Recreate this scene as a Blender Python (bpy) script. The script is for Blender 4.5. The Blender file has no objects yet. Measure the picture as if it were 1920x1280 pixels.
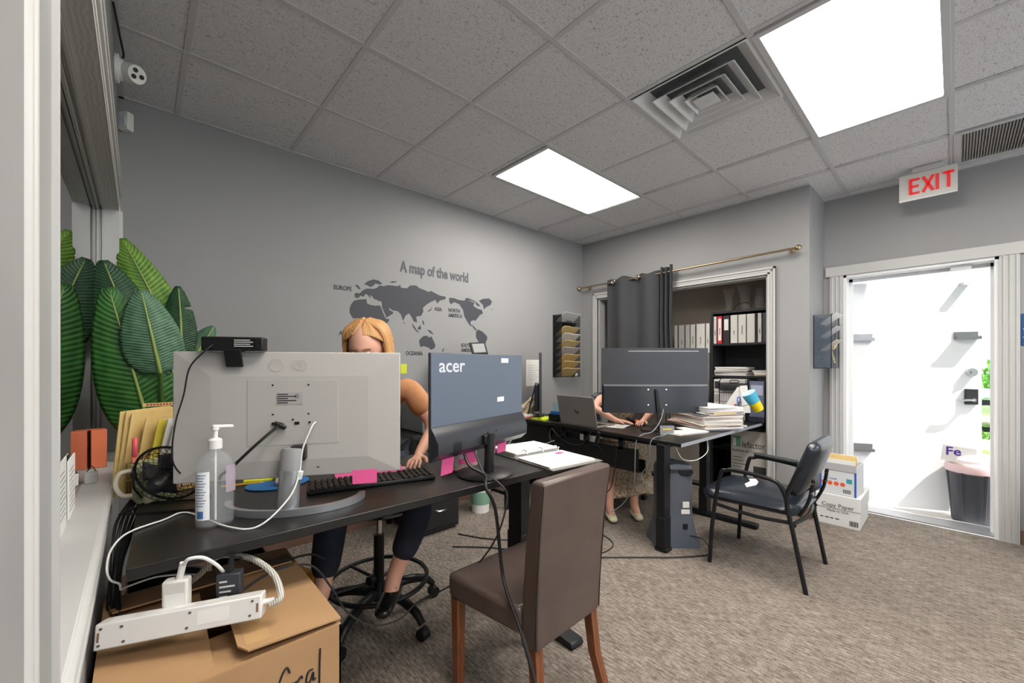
import bpy, bmesh, math, random
from mathutils import Vector, Matrix, Euler
random.seed(7)
PI = math.pi
SC = bpy.context.scene
COL = SC.collection

# ---------------------------------------------------------------- camera, sky, sun, exposure
cam_d = bpy.data.cameras.new('camera'); cam = bpy.data.objects.new('camera', cam_d); COL.objects.link(cam)
cam_d.sensor_width = 36.0; cam_d.lens = 762/1920*36; cam_d.shift_y = 42/1920; cam_d.clip_start = 0.02
cam.location = (0, 0, 1.27); cam.rotation_euler = (PI/2, 0, -0.7425)
SC.camera = cam
W = bpy.data.worlds.new('world'); SC.world = W; W.use_nodes = True
bg = W.node_tree.nodes['Background']; bg.inputs[0].default_value = (0.86, 0.93, 1.0, 1); bg.inputs[1].default_value = 2.3
sun_d = bpy.data.lights.new('sun', 'SUN'); sun = bpy.data.objects.new('sun', sun_d); COL.objects.link(sun)
sun_d.energy = 6.5; sun_d.angle = 0.009; sun_d.color = (1, .97, .92)
sun.rotation_euler = Vector((0.05, -.55, .83)).to_track_quat('Z', 'Y').to_euler()
LAMP = 15.0
vs = SC.view_settings
vs.view_transform = 'Standard'; vs.look = 'None'; vs.exposure = 0.55; vs.gamma = 1.0; vs.use_curve_mapping = False

# ---------------------------------------------------------------- materials
def lin(c):
    return tuple(((x/255)/12.92 if x/255 <= .04045 else ((x/255+.055)/1.055)**2.4) for x in c)
MATS = {}
def mat(name, rgb, rough=.5, metal=0, var=0, vscale=30, bump=0, bscale=80, stretch=None, trans=0, ior=1.45, emit=None, es=1, coat=0, alpha=1, spec=.5, rgb2=None, sheen=0):
    if name in MATS: return MATS[name]
    m = bpy.data.materials.new(name); m.use_nodes = True; nt = m.node_tree; N = nt.nodes; L = nt.links
    b = N['Principled BSDF']; c = lin(rgb)
    b.inputs['Base Color'].default_value = (*c, 1); b.inputs['Roughness'].default_value = rough
    b.inputs['Metallic'].default_value = metal; b.inputs['IOR'].default_value = ior
    b.inputs['Specular IOR Level'].default_value = spec
    if trans: b.inputs['Transmission Weight'].default_value = trans
    if coat: b.inputs['Coat Weight'].default_value = coat; b.inputs['Coat Roughness'].default_value = .15
    if sheen: b.inputs['Sheen Weight'].default_value = sheen
    if alpha < 1: b.inputs['Alpha'].default_value = alpha
    if emit: b.inputs['Emission Color'].default_value = (*lin(emit), 1); b.inputs['Emission Strength'].default_value = es
    if var or bump or rgb2:
        tc = N.new('ShaderNodeTexCoord'); mp = N.new('ShaderNodeMapping'); L.new(tc.outputs['Object'], mp.inputs[0])
        if stretch: mp.inputs['Scale'].default_value = stretch
    if var or rgb2:
        n = N.new('ShaderNodeTexNoise'); n.inputs['Scale'].default_value = vscale; n.inputs['Detail'].default_value = 5
        L.new(mp.outputs[0], n.inputs['Vector'])
        r = N.new('ShaderNodeValToRGB'); L.new(n.outputs[0], r.inputs[0]); L.new(r.outputs[0], b.inputs['Base Color'])
        r.color_ramp.elements[0].position = .35; r.color_ramp.elements[1].position = .65
        if rgb2: lo, hi = c, lin(rgb2)
        else: lo = tuple(x*(1-var) for x in c); hi = tuple(min(1, x*(1+var)) for x in c)
        r.color_ramp.elements[0].color = (*lo, 1); r.color_ramp.elements[1].color = (*hi, 1)
    if bump:
        n2 = N.new('ShaderNodeTexNoise'); n2.inputs['Scale'].default_value = bscale; n2.inputs['Detail'].default_value = 3
        L.new(mp.outputs[0], n2.inputs['Vector'])
        bp = N.new('ShaderNodeBump'); bp.inputs['Strength'].default_value = bump; bp.inputs['Distance'].default_value = .004
        L.new(n2.outputs[0], bp.inputs['Height']); L.new(bp.outputs[0], b.inputs['Normal'])
    MATS[name] = m
    return m

def mat_tile():
    m = mat('tile_white', (176, 176, 177), .9); nt = m.node_tree; N = nt.nodes; L = nt.links; b = N['Principled BSDF']
    g = N.new('ShaderNodeNewGeometry')
    mp = N.new('ShaderNodeMapping'); mp.inputs['Scale'].default_value = (1, 1.7, 1); L.new(g.outputs['Position'], mp.inputs[0])
    n = N.new('ShaderNodeTexNoise'); n.inputs['Scale'].default_value = 62; n.inputs['Detail'].default_value = 2.5; n.inputs['Distortion'].default_value = 1.1
    L.new(mp.outputs[0], n.inputs['Vector'])
    r = N.new('ShaderNodeValToRGB'); e = r.color_ramp.elements; e[0].position = .34; e[1].position = .41
    e[0].color = (*lin((172, 172, 174)), 1); e[1].color = (*lin((214, 214, 216)), 1)
    L.new(n.outputs[0], r.inputs[0])
    n3 = N.new('ShaderNodeTexNoise'); n3.inputs['Scale'].default_value = 160; L.new(g.outputs['Position'], n3.inputs['Vector'])
    mx = N.new('ShaderNodeMix'); mx.data_type = 'RGBA'; mx.blend_type = 'MULTIPLY'; mx.inputs[0].default_value = .22
    r3 = N.new('ShaderNodeValToRGB'); r3.color_ramp.elements[0].position = .3; r3.color_ramp.elements[1].position = .6
    L.new(n3.outputs[0], r3.inputs[0]); L.new(r.outputs[0], mx.inputs[6]); L.new(r3.outputs[0], mx.inputs[7]); L.new(mx.outputs[2], b.inputs['Base Color'])
    bp = N.new('ShaderNodeBump'); bp.inputs['Strength'].default_value = .3; bp.inputs['Distance'].default_value = .002
    L.new(r.outputs[0], bp.inputs['Height']); L.new(bp.outputs[0], b.inputs['Normal'])
    return m

def mat_carpet():
    m = mat('carpet', (120, 105, 92), 1.0, spec=.1); nt = m.node_tree; N = nt.nodes; L = nt.links; b = N['Principled BSDF']
    g = N.new('ShaderNodeNewGeometry')
    def noise(scale, det, st, dis=0):
        mp = N.new('ShaderNodeMapping'); mp.inputs['Scale'].default_value = st; L.new(g.outputs['Position'], mp.inputs[0])
        n = N.new('ShaderNodeTexNoise'); n.inputs['Scale'].default_value = scale; n.inputs['Detail'].default_value = det; n.inputs['Distortion'].default_value = dis
        L.new(mp.outputs[0], n.inputs['Vector']); return n
    n1 = noise(26, 4, (4.4, 1, 1), .35)         # broken dashes running along the room
    n2 = noise(300, 2, (1.8, 1, 1))              # loops
    n3 = noise(7, 2, (1.8, 1, 1))
    mp = N.new('ShaderNodeMapping'); mp.inputs['Rotation'].default_value = (0, 0, PI/2); L.new(g.outputs['Position'], mp.inputs[0])
    br = N.new('ShaderNodeTexBrick'); br.inputs['Scale'].default_value = 11; br.inputs['Color1'].default_value = (.25, .25, .25, 1); br.inputs['Color2'].default_value = (.95, .95, .95, 1)
    br.inputs['Mortar'].default_value = (.05, .05, .05, 1); br.inputs['Mortar Size'].default_value = .03; br.inputs['Bias'].default_value = .2
    L.new(mp.outputs[0], br.inputs['Vector'])
    def mth(op, a, bb):
        x = N.new('ShaderNodeMath'); x.operation = op
        for i, q in enumerate((a, bb)):
            if isinstance(q, (int, float)): x.inputs[i].default_value = q
            else: L.new(q, x.inputs[i])
        return x.outputs[0]
    s = mth('ADD', mth('MULTIPLY', n1.outputs[0], .58), mth('MULTIPLY', n2.outputs[0], .66))
    s = mth('ADD', s, mth('MULTIPLY', n3.outputs[0], .15))
    s = mth('ADD', s, mth('MULTIPLY', br.outputs[0], .07))
    r = N.new('ShaderNodeValToRGB'); e = r.color_ramp.elements
    e[0].position = .52; e[0].color = (*lin((74, 67, 61)), 1); e[1].position = .90; e[1].color = (*lin((170, 160, 150)), 1)
    k = e.new(.70); k.color = (*lin((124, 114, 105)), 1)
    L.new(s, r.inputs[0]); L.new(r.outputs[0], b.inputs['Base Color'])
    bp = N.new('ShaderNodeBump'); bp.inputs['Strength'].default_value = .8; bp.inputs['Distance'].default_value = .006
    L.new(s, bp.inputs['Height']); L.new(bp.outputs[0], b.inputs['Normal'])
    return m

def mat_ramp(name, base, stripes, rough=.5, scale=60, axis=0, dist=1.0, coat=0):
    """two colours blended by a wave along one object axis (wood grain, fabric weave, leaf ribs)"""
    m = mat(name, base, rough, coat=coat); nt = m.node_tree; N = nt.nodes; L = nt.links; b = N['Principled BSDF']
    tc = N.new('ShaderNodeTexCoord'); w = N.new('ShaderNodeTexWave'); w.bands_direction = 'XYZ'[axis]
    w.inputs['Scale'].default_value = scale; w.inputs['Distortion'].default_value = dist; w.inputs['Detail'].default_value = 3
    L.new(tc.outputs['Object'], w.inputs['Vector'])
    r = N.new('ShaderNodeValToRGB'); r.color_ramp.elements[0].color = (*lin(base), 1); r.color_ramp.elements[1].color = (*lin(stripes), 1)
    L.new(w.outputs[0], r.inputs[0]); L.new(r.outputs[0], b.inputs['Base Color'])
    bp = N.new('ShaderNodeBump'); bp.inputs['Strength'].default_value = .15; bp.inputs['Distance'].default_value = .003
    L.new(w.outputs[0], bp.inputs['Height']); L.new(bp.outputs[0], b.inputs['Normal'])
    return m

# ---------------------------------------------------------------- mesh helpers
class MB:
    def __init__(s, M=None): s.v = []; s.f = []; s.mi = []; s.cur = 0; s.M = M or Matrix()
    def add(s, vs, fs):
        o = len(s.v); s.v += [s.M @ Vector(p) for p in vs]
        for q in fs: s.f.append([i+o for i in q]); s.mi.append(s.cur)
        return s
    def box(s, x0, x1, y0, y1, z0, z1):
        return s.add([(x0,y0,z0),(x1,y0,z0),(x1,y1,z0),(x0,y1,z0),(x0,y0,z1),(x1,y0,z1),(x1,y1,z1),(x0,y1,z1)],
                     [(3,2,1,0),(4,5,6,7),(0,1,5,4),(1,2,6,5),(2,3,7,6),(3,0,4,7)])
    def obox(s, c, size, rot=(0,0,0)):
        R = Matrix.Translation(Vector(c)) @ (rot if isinstance(rot, Matrix) else Euler(rot).to_matrix().to_4x4())
        o = s.M; s.M = o @ R; x, y, z = (q/2 for q in size); s.box(-x, x, -y, y, -z, z); s.M = o; return s
    def ring(s, c, ax, r, n, up=None):
        ax = ax.normalized(); a = Vector((0,0,1)) if abs(ax.z) < .9 else Vector((1,0,0))
        if up is not None: a = up
        x = ax.cross(a).normalized(); y = ax.cross(x)
        return [c + (x*math.cos(2*PI*i/n) + y*math.sin(2*PI*i/n))*r for i in range(n)], x
    def cyl(s, p0, p1, r0, r1=None, n=14, caps=True):
        p0 = Vector(p0); p1 = Vector(p1); r1 = r0 if r1 is None else r1
        a, _ = s.ring(p0, p1-p0, r0, n); b, _ = s.ring(p1, p1-p0, r1, n)
        fs = [(i, (i+1) % n, n+(i+1) % n, n+i) for i in range(n)]
        if caps: fs += [tuple(range(n-1, -1, -1)), tuple(range(n, 2*n))]
        return s.add(a+b, fs)
    def tube(s, pts, r, n=8, closed=False, sub=0, caps=True):
        pts = [Vector(p) for p in pts]
        if sub: pts = spline(pts, sub, closed)
        k = len(pts); vs = []; x = None
        for i, p in enumerate(pts):
            if closed: t = pts[(i+1) % k] - pts[i-1]
            else: t = pts[min(i+1, k-1)] - pts[max(i-1, 0)]
            t.normalize()
            if x is None:
                a = Vector((0,0,1)) if abs(t.z) < .9 else Vector((1,0,0)); x = t.cross(a).normalized()
            else:
                x = x - t*x.dot(t)
                x = x.normalized() if x.length > 1e-6 else t.orthogonal().normalized()
            y = t.cross(x); rr = r[i*len(r)//k] if isinstance(r, (list, tuple)) else r
            vs += [p + (x*math.cos(2*PI*j/n) + y*math.sin(2*PI*j/n))*rr for j in range(n)]
        fs = []
        for i in range(k if closed else k-1):
            for j in range(n):
                a = i*n+j; b = i*n+(j+1) % n; c = ((i+1) % k)*n+(j+1) % n; d = ((i+1) % k)*n+j
                fs.append((a, b, c, d))
        if not closed and caps: fs += [tuple(range(n-1, -1, -1)), tuple(range((k-1)*n, k*n))]
        return s.add(vs, fs)
    def lathe(s, prof, n=24, c=(0,0,0), sx=1, sy=1):
        c = Vector(c); k = len(prof); vs = []
        for r, z in prof: vs += [c + Vector((r*sx*math.cos(2*PI*i/n), r*sy*math.sin(2*PI*i/n), z)) for i in range(n)]
        fs = [(i*n+j, i*n+(j+1) % n, (i+1)*n+(j+1) % n, (i+1)*n+j) for i in range(k-1) for j in range(n)]
        if prof[0][0] > 1e-5: fs.append(tuple(range(n-1, -1, -1)))
        if prof[-1][0] > 1e-5: fs.append(tuple(range((k-1)*n, k*n)))
        return s.add(vs, fs)
    def prism(s, poly, a, b, axis='z'):
        def P(p, t):
            return {'z': (p[0], p[1], t), 'y': (p[0], t, p[1]), 'x': (t, p[0], p[1])}[axis]
        n = len(poly); ar = sum(poly[i-1][0]*poly[i][1]-poly[i][0]*poly[i-1][1] for i in range(n))
        if ar < 0: poly = poly[::-1]
        vs = [P(p, a) for p in poly] + [P(p, b) for p in poly]
        fs = [tuple(range(n-1, -1, -1)), tuple(range(n, 2*n))] + [(i, (i+1) % n, n+(i+1) % n, n+i) for i in range(n)]
        if axis == 'y': fs = [q[::-1] for q in fs]
        return s.add(vs, fs)
    def grid(s, fn, nu, nv, closed_u=False):
        vs = [fn(i/nu, j/nv) for j in range(nv+1) for i in range(nu+1)]
        fs = [(j*(nu+1)+i, j*(nu+1)+i+1, (j+1)*(nu+1)+i+1, (j+1)*(nu+1)+i) for j in range(nv) for i in range(nu)]
        return s.add(vs, fs)
    def mesh(s, name, mats, smooth=False, bevel=0, seg=2, weld=False):
        me = bpy.data.meshes.new(name); me.from_pydata([tuple(p) for p in s.v], [], s.f)
        for m in (mats if isinstance(mats, (list, tuple)) else [mats]): me.materials.append(m)
        for p, i in zip(me.polygons, s.mi): p.material_index = i
        bm = bmesh.new(); bm.from_mesh(me)
        if weld: bmesh.ops.remove_doubles(bm, verts=bm.verts, dist=1e-5)
        bmesh.ops.recalc_face_normals(bm, faces=bm.faces)
        if bevel:
            es = [e for e in bm.edges if len(e.link_faces) == 2 and e.calc_face_angle(0) > .5]
            for fc_ in bm.faces: fc_.smooth = smooth
            res = bmesh.ops.bevel(bm, geom=es, offset=bevel, segments=seg, profile=.5, affect='EDGES', clamp_overlap=True)
            for fc_ in res['faces']: fc_.smooth = True
        bm.to_mesh(me); bm.free()
        if smooth and not bevel:
            me.shade_smooth()
            me.set_sharp_from_angle(angle=math.radians(40))
        return me
    def build(s, name, mats, parent=None, smooth=False, bevel=0, seg=2, solid=0, sub=0, weld=False):
        o = bpy.data.objects.new(name, s.mesh(name, mats, smooth, bevel, seg, weld)); COL.objects.link(o)
        if parent is not None: o.parent = parent
        if solid:
            md = o.modifiers.new('solid', 'SOLIDIFY'); md.thickness = solid; md.offset = 0
        if sub:
            md = o.modifiers.new('sub', 'SUBSURF'); md.levels = sub; md.render_levels = sub
        return o

def spline(pts, sub, closed=False):
    k = len(pts); out = []
    for i in range(k if closed else k-1):
        g = (lambda j: pts[j % k]) if closed else (lambda j: pts[max(0, min(k-1, j))])
        p0, p1, p2, p3 = g(i-1), g(i), g(i+1), g(i+2)
        for q in range(sub):
            t = q/sub
            out.append(.5*((2*p1) + (p2-p0)*t + (2*p0-5*p1+4*p2-p3)*t*t + (3*p1-p0-3*p2+p3)*t*t*t))
    if not closed: out.append(pts[-1])
    return out

def tag(o, label, cat, group=None):
    o['label'] = label; o['category'] = cat
    if group: o['group'] = group
    return o
def thing(name, label, cat, loc=(0,0,0), rz=0, group=None):
    o = bpy.data.objects.new(name, None); o.empty_display_size = .05; COL.objects.link(o)
    o.location = loc; o.rotation_euler = (0, 0, rz)
    return tag(o, label, cat, group)
def struct(name, mb, m, parent=None, **kw):
    o = mb.build(name, m, parent, **kw)
    if parent is None: o['kind'] = 'structure'
    return o
def B(x0, x1, y0, y1, z0, z1): return MB().box(x0, x1, y0, y1, z0, z1)
def dup(root, loc=None, rz=None, label=None):
    r = root.copy(); COL.objects.link(r)
    if loc is not None: r.location = loc
    if rz is not None: r.rotation_euler = (0, 0, rz)
    if label: r['label'] = label
    for ch in list(root.children):
        c = ch.copy(); COL.objects.link(c); c.parent = r
        for g in list(ch.children):
            d = g.copy(); COL.objects.link(d); d.parent = c
    return r
def text(name, body, size, m, parent, loc, rot, ext=.0006, align='LEFT', sx=1, bold=0):
    cu = bpy.data.curves.new(name, 'FONT'); cu.body = body; cu.size = size; cu.extrude = ext; cu.align_x = align; cu.resolution_u = 3
    cu.offset = bold
    t = bpy.data.objects.new('tmp', cu); COL.objects.link(t)
    dg = bpy.context.evaluated_depsgraph_get()
    me = bpy.data.meshes.new_from_object(t.evaluated_get(dg)); me.name = name
    bpy.data.objects.remove(t); bpy.data.curves.remove(cu)
    me.materials.clear(); me.materials.append(m)
    o = bpy.data.objects.new(name, me); COL.objects.link(o)
    o.parent = parent; o.location = loc; o.rotation_euler = rot; o.scale = (sx, 1, 1)
    return o
def cable(name, label, pts, r, m, sub=8, n=8):
    o = MB().tube(pts, r, n, sub=sub).build(name, m, smooth=True)
    return tag(o, label, 'cable')

# palette
wall_m = mat('wall_paint', (145, 145, 146), .55, var=.02, vscale=3, bump=.05, bscale=120)
trim_m = mat('white_trim', (184, 184, 183), .45, bump=.05, bscale=30)
white_m = mat('white_plastic', (222, 222, 220), .35)
offw_m = mat('offwhite_plastic', (190, 186, 178), .4)
black_m = mat('black_plastic', (22, 22, 24), .42)
blackm_m = mat('black_metal', (18, 18, 20), .35, metal=.3)
desk_m = mat('black_laminate', (30, 29, 29), .33, var=.15, vscale=90)
chrome_m = mat('chrome', (210, 210, 212), .12, metal=1)
paper_m = mat('white_paper', (226, 225, 222), .8)
ink_m = mat('dark_ink', (38, 38, 44), .7)
card_m = mat('cardboard', (170, 134, 96), .85, var=.06, vscale=8, bump=.1, bscale=60)
manila_m = mat('manila', (222, 194, 130), .8, var=.04)
pink_m = mat('pink_note', (226, 92, 150), .8)
# ================================================================ the setting
XL, XC, XD, YW, YR, YB, H = -0.083, 4.038, 4.573, 3.112, 0.803, -2.6, 2.735
carpet = mat_carpet()
struct('floor', MB().box(XL-.2, XD+.02, YB, YW+.1, -.06, 0).box(XD+.02, 4.82, YR, YW+.1, -.06, 0), carpet)
# ceiling: plenum slab, tiles, T bars
GX0, GY0, G = .165, 3.06, .6096
tile_m = mat_tile(); bar_m = mat('ceiling_grid', (188, 188, 190), .5)
ceil = struct('ceiling', B(XL-.2, 4.9, YB, YW+.1, H+.06, H+.12), mat('plenum', (120, 120, 120), .9))
tme = B(-.297, .297, -.297, .297, 0, .02).mesh('ceiling_tile', tile_m, bevel=.004, seg=1)
LIGHTS = [(3, 1), (3, 4)]      # troffers: cell column, row (two cells long in x)
skip = {(3, 1), (4, 1), (3, 4), (4, 4), (3, 3), (6, 5), (0, 4), (1, 4), (0, 7), (1, 7), (4, 7), (5, 7)}
for i in range(-1, 8):
    for j in range(0, 10):
        if (i, j) in skip: continue
        x0 = max(GX0+G*i, XL); x1 = min(GX0+G*(i+1), XD)
        y1 = min(GY0-G*j, YW) if j else YW; y0 = max(GY0-G*(j+1), YB)
        if x1-x0 < .03 or y1-y0 < .03: continue
        if y1 <= YR and False: continue
        o = bpy.data.objects.new('ceiling_tile', tme); COL.objects.link(o); o.parent = ceil
        o.location = ((x0+x1)/2, (y0+y1)/2, H+.004); o.scale = ((x1-x0)/G, (y1-y0)/G, 1)
NOBAR = {(4, 1), (4, 4), (1, 4), (1, 7), (5, 7)}
for i in range(0, 8):
    x = GX0+G*i + (.03 if i >= 5 else 0)
    for j in range(0, 10):
        if (i, j) in NOBAR: continue
        y1 = GY0-G*j if j else YW; y0 = max(GY0-G*(j+1), YB)
        if y1-y0 > .02: B(x-.012, x+.012, y0, y1, H, H+.03).build('grid_bar', bar_m, ceil)
for j in range(1, 10):
    y = GY0-G*j; B(XL, XD, y-.012, y+.012, H-.0006, H+.03).build('grid_bar', bar_m, ceil)
for b in ((XL, XD, YW-.022, YW, H-.001, H+.02), (XL, XL+.022, YB, YW, H-.001, H+.02), (XC-.022, XC, YR, YW, H-.001, H+.02), (XD-.022, XD, YB, YR, H-.001, H+.02)):
    B(*b).build('wall_angle', bar_m, ceil)

# walls
struct('wall_back', B(XL-.2, 4.9, YW, YW+.12, 0, H+.06), wall_m)
cy0, cy1, cz = 1.10, 2.878, 2.047          # closet opening
w = MB(); w.box(XC, XC+.11, cy1, YW, 0, H+.06); w.box(XC, XC+.11, YR, cy0, 0, H+.06); w.box(XC, XC+.11, cy0, cy1, cz, H+.06)
struct('wall_right', w, wall_m)
struct('wall_return', B(XC+.11, 4.82, YR-.002, YR+.10, 0, H+.06), wall_m)
dy0, dy1, dz = -.215, .662, 2.045          # street door opening
w = MB(); w.box(XD, 4.82, dy1, YR, 0, H+.06); w.box(XD, 4.82, YB, dy0, 0, H+.06); w.box(XD, 4.82, dy0, dy1, dz, H+.06)
struct('wall_door', w, wall_m)
clo_m = mat('closet_paint', (198, 184, 172), .7)
struct('wall_closet', B(4.70, 4.82, YR+.10, YW, 0, H+.06), clo_m)
struct('ceiling_closet', B(XC+.11, 4.70, YR+.10, YW, 2.42, 2.46), clo_m)
# left wall with the reception window opening
wy0, wy1, wz0, wz1 = .68, 2.60, .87, 1.985
w = MB(); w.box(XL-.12, XL, wy1, YW, 0, H+.06); w.box(XL-.12, XL, YB, wy0, 0, H+.06); w.box(XL-.12, XL, wy0, wy1, 0, wz0-.03); w.box(XL-.12, XL, wy0, wy1, wz1, H+.06)
struct('wall_left', w, wall_m)
# unseen rear wall behind the camera; its openings are added for fill daylight
w = MB(); w.box(XL-.2, XD, YB-.12, YB, 0, .5); w.box(XL-.2, XD, YB-.12, YB, 2.4, H+.06)
for x0, x1 in ((XL-.2, .3), (2.1, 2.5), (4.2, XD)): w.box(x0, x1, YB-.12, YB, .5, 2.4)
struct('wall_rear', w, wall_m)
# room beyond the reception glass
w = MB(); w.box(-1.6, -1.55, .2, 3.1, 0, H); w.box(-1.6, XL-.12, 3.0, 3.1, 0, H); w.box(-1.6, XL-.12, .2, .28, 0, H); w.box(-1.6, XL-.12, .2, 3.1, 2.5, 2.56); w.box(-1.6, XL-.12, .2, 3.1, -.06, 0)
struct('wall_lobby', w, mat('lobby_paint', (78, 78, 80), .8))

# reception window: jambs, head, sill, glass
win = struct('window_1', B(XL-.118, XL+.016, wy1-.012, wy1+.001, wz0-.03, wz1), trim_m)
grain_m = mat_ramp('painted_wood', (190, 189, 187), (195, 194, 192), .5, 30, 0, 6)
B(XL-.118, XL+.016, wy0, wy1, wz1-.012, wz1+.001).build('head_lining', grain_m, win)
B(XL-.118, XL+.016, wy0-.001, wy0+.012, wz0-.03, wz1).build('jamb_lining', trim_m, win)
GX = -.140
for x0, x1, d in ((-.122, -.1145, .012), (-.1145, -.110, .006), (-.139, -.131, .02), (-.164, -.148, .02)):
    B(x0, x1, wy1-d-.012, wy1, wz0, wz1).build('stop_bead', trim_m, win)
    B(x0, x1, wy0, wy1, wz1-d-.012, wz1).build('stop_bead', trim_m, win)
def casing(name, y0, y1, z0, z1, horiz):
    m = MB()
    for a, b, t in ((0, .09, .012), (.0, .018, .018), (.06, .078, .022), (.078, .09, .026)):
        if horiz: m.box(XL, XL+t, y0, y1, z0+a, z0+b)
        else:
            s = 1 if y1 > y0 else -1
            m.box(XL, XL+t, min(y0+s*a, y0+s*b), max(y0+s*a, y0+s*b), z0, z1)
    return m.build(name, trim_m, win, bevel=.003)
casing('head_casing', wy0-.09, wy1+.09, wz1+.012, 0, True)
casing('side_casing', wy1+.012, 9, wz0-.03, wz1+.012, False)
# the thick near post: casing plus a fluted face
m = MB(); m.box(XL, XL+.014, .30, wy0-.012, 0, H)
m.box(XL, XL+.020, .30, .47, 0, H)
m.build('near_casing', mat('shaded_trim', (142, 142, 142), .5, var=.05, vscale=6), win, bevel=.002)  # darker grey paints in the shaded bands of the flat trim
m = MB(); m.cyl((XL+.011, .485, 0), (XL+.011, .485, H), .012, n=16); m.cyl((XL+.010, .515, 0), (XL+.010, .515, H), .012, n=16); m.cyl((XL+.008, .54, 0), (XL+.008, .54, H), .011, n=16)
m.box(XL, XL+.019, wy0-.026, wy0-.012, 0, H)
m.build('near_bead', trim_m, win, smooth=True)
B(XL+.0143, XL+.0203, .56, wy0-.0115, 2.02, 2.026).build('joint_gap', black_m, win)
m = MB(); m.box(XL-.118, XL+.012, wy0, wy1+.0, wz0-.03, wz0); m.box(XL, XL+.004, wy0, YW, wz0-.06, wz0-.03); m.cyl((XL+.008, wy0, wz0-.015), (XL+.008, wy1+.09, wz0-.015), .014, n=12)
m.box(XL, XL+.008, wy0, wy1+.09, wz0-.10, wz0-.03); m.box(XL, XL+.013, wy0, wy1+.09, wz0-.115, wz0-.10)
m.build('window_sill', trim_m, win, bevel=.002)
glass_m = mat('window_glass', (200, 205, 205), .0, trans=1.0, ior=1.5, spec=.8)
B(GX-.006, GX, wy0, wy1, wz0, wz1).build('window_pane', glass_m, win)

# door casings and base boards
d = struct('trim_1', B(XD-.02, XD, dy1, dy1+.095, 0, dz), trim_m)
for y in (dy1+.02, dy1+.05, dy1+.08): MB().cyl((XD-.02, y, 0), (XD-.02, y, dz), .006, n=8).build('reed', trim_m, d)
B(XD-.02, XD, dy0-.095, dy0, 0, dz).build('side_casing', trim_m, d)
for y in (dy0-.02, dy0-.05, dy0-.08): MB().cyl((XD-.02, y, 0), (XD-.02, y, dz), .006, n=8).build('reed', trim_m, d)
B(XD-.028, XD, dy0-.115, dy1+.125, dz, dz+.085).build('head_casing', trim_m, d, bevel=.003)
jamb_m = mat('jamb_white', (225, 226, 228), .4)
for y0, y1 in ((dy1-.02, dy1+.001), (dy0-.001, dy0+.02)): B(XD-.01, 4.83, y0, y1, 0, dz).build('door_jamb', jamb_m, d)
for y0, y1 in ((dy1-.045, dy1-.02), (dy0+.02, dy0+.035)): B(4.70, 4.745, y0, y1, 0, dz).build('door_stop', jamb_m, d)
B(XD-.01, 4.83, dy0, dy1, dz-.02, dz).build('head_jamb', jamb_m, d)
B(4.70, 4.745, dy0, dy1, dz-.045, dz-.02).build('head_stop', jamb_m, d)
B(4.62, 4.70, dy0+.13, dy0+.24, dz-.05, dz-.02).build('closer_plate', jamb_m, d)
B(4.60, 4.84, dy0+.02, dy1-.02, 0, .012).build('threshold', mat('aluminium', (190, 190, 192), .35, metal=.6), d)

c = struct('trim_2', B(XC-.018, XC, cy0-.06, cy0, 0, cz), trim_m)
for a, b, t in ((.0, .016, .024), (.044, .06, .028), (.025, .035, .022)):
    B(XC-t, XC, cy0-b, cy0-a, 0, cz+b).build('moulding', trim_m, c); B(XC-t, XC, cy1+a, cy1+b, 0, cz+b).build('moulding', trim_m, c)
    B(XC-t, XC, cy0-b, cy1+b, cz+a, cz+b).build('moulding', trim_m, c)
B(XC-.018, XC, cy1, cy1+.06, 0, cz).build('side_casing', trim_m, c); B(XC-.018, XC, cy0-.06, cy1+.06, cz, cz+.06).build('head_casing', trim_m, c)
for q in ((XC, XC+.115, cy0-.0, cy0+.015, 0, cz), (XC, XC+.115, cy1-.015, cy1, 0, cz), (XC, XC+.115, cy0, cy1, cz-.015, cz)): B(*q).build('jamb', trim_m, c)

base_m = mat('cove_base', (120, 92, 78), .5)
struct('baseboard_right', MB().box(XC-.008, XC, YR, cy0-.06, 0, .10), base_m, bevel=.002)
struct('baseboard_return', MB().box(XC, XD, YR-.01, YR-.002, 0, .10), base_m, bevel=.002)
struct('baseboard_back', MB().box(XL, XC, YW-.008, YW, 0, .10), base_m, bevel=.002)
struct('baseboard_door', MB().box(XD-.008, XD, YB, dy0-.1, 0, .10), base_m, bevel=.002)

# ---------------------------------------------------------------- ceiling fittings
diff_m = mat('light_diffuser', (255, 250, 243), .4, emit=(255, 249, 240), es=LAMP)
def troffer(i, j, label, sx=2):
    x0 = GX0+G*i; x1 = x0+G*sx; y1 = GY0-G*j; y0 = y1-G
    if (i, j) == (3, 1): x0 += .03; x1 += .06
    if (i, j) == (3, 4): x0 += .03; x1 += .05
    t = thing('ceiling_light', label, 'ceiling light', ((x0+x1)/2, (y0+y1)/2, H), 0, 'troffer lights in the ceiling grid')
    hx = (x1-x0)/2; hy = (y1-y0)/2
    m = MB()
    for b in ((-hx, hx, -hy, -hy+.03), (-hx, hx, hy-.03, hy), (-hx, -hx+.03, -hy+.03, hy-.03), (hx-.03, hx, -hy+.03, hy-.03)): m.box(*b, -.004, .025)
    m.build('frame', bar_m, t, bevel=.002)
    B(-hx+.03, hx-.03, -hy+.03, hy-.03, .004, .010).build('diffuser', diff_m, t)
    B(-hx+.002, hx-.002, -hy+.002, hy-.002, .03, .055).build('housing', white_m, t)
troffer(3, 1, 'white ceiling light panel near the map wall corner, the smaller looking one')
troffer(3, 4, 'large cream-white ceiling light panel beside the square air diffuser')
troffer(0, 4, 'unseen ceiling light panel above the camera, added as fill light')  # this and the next two panels are unseen, added to brighten the room
troffer(0, 7, 'unseen ceiling light panel behind the camera on the left, added as fill light')
troffer(4, 7, 'unseen ceiling light panel behind the camera on the right, added as fill light')

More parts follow.
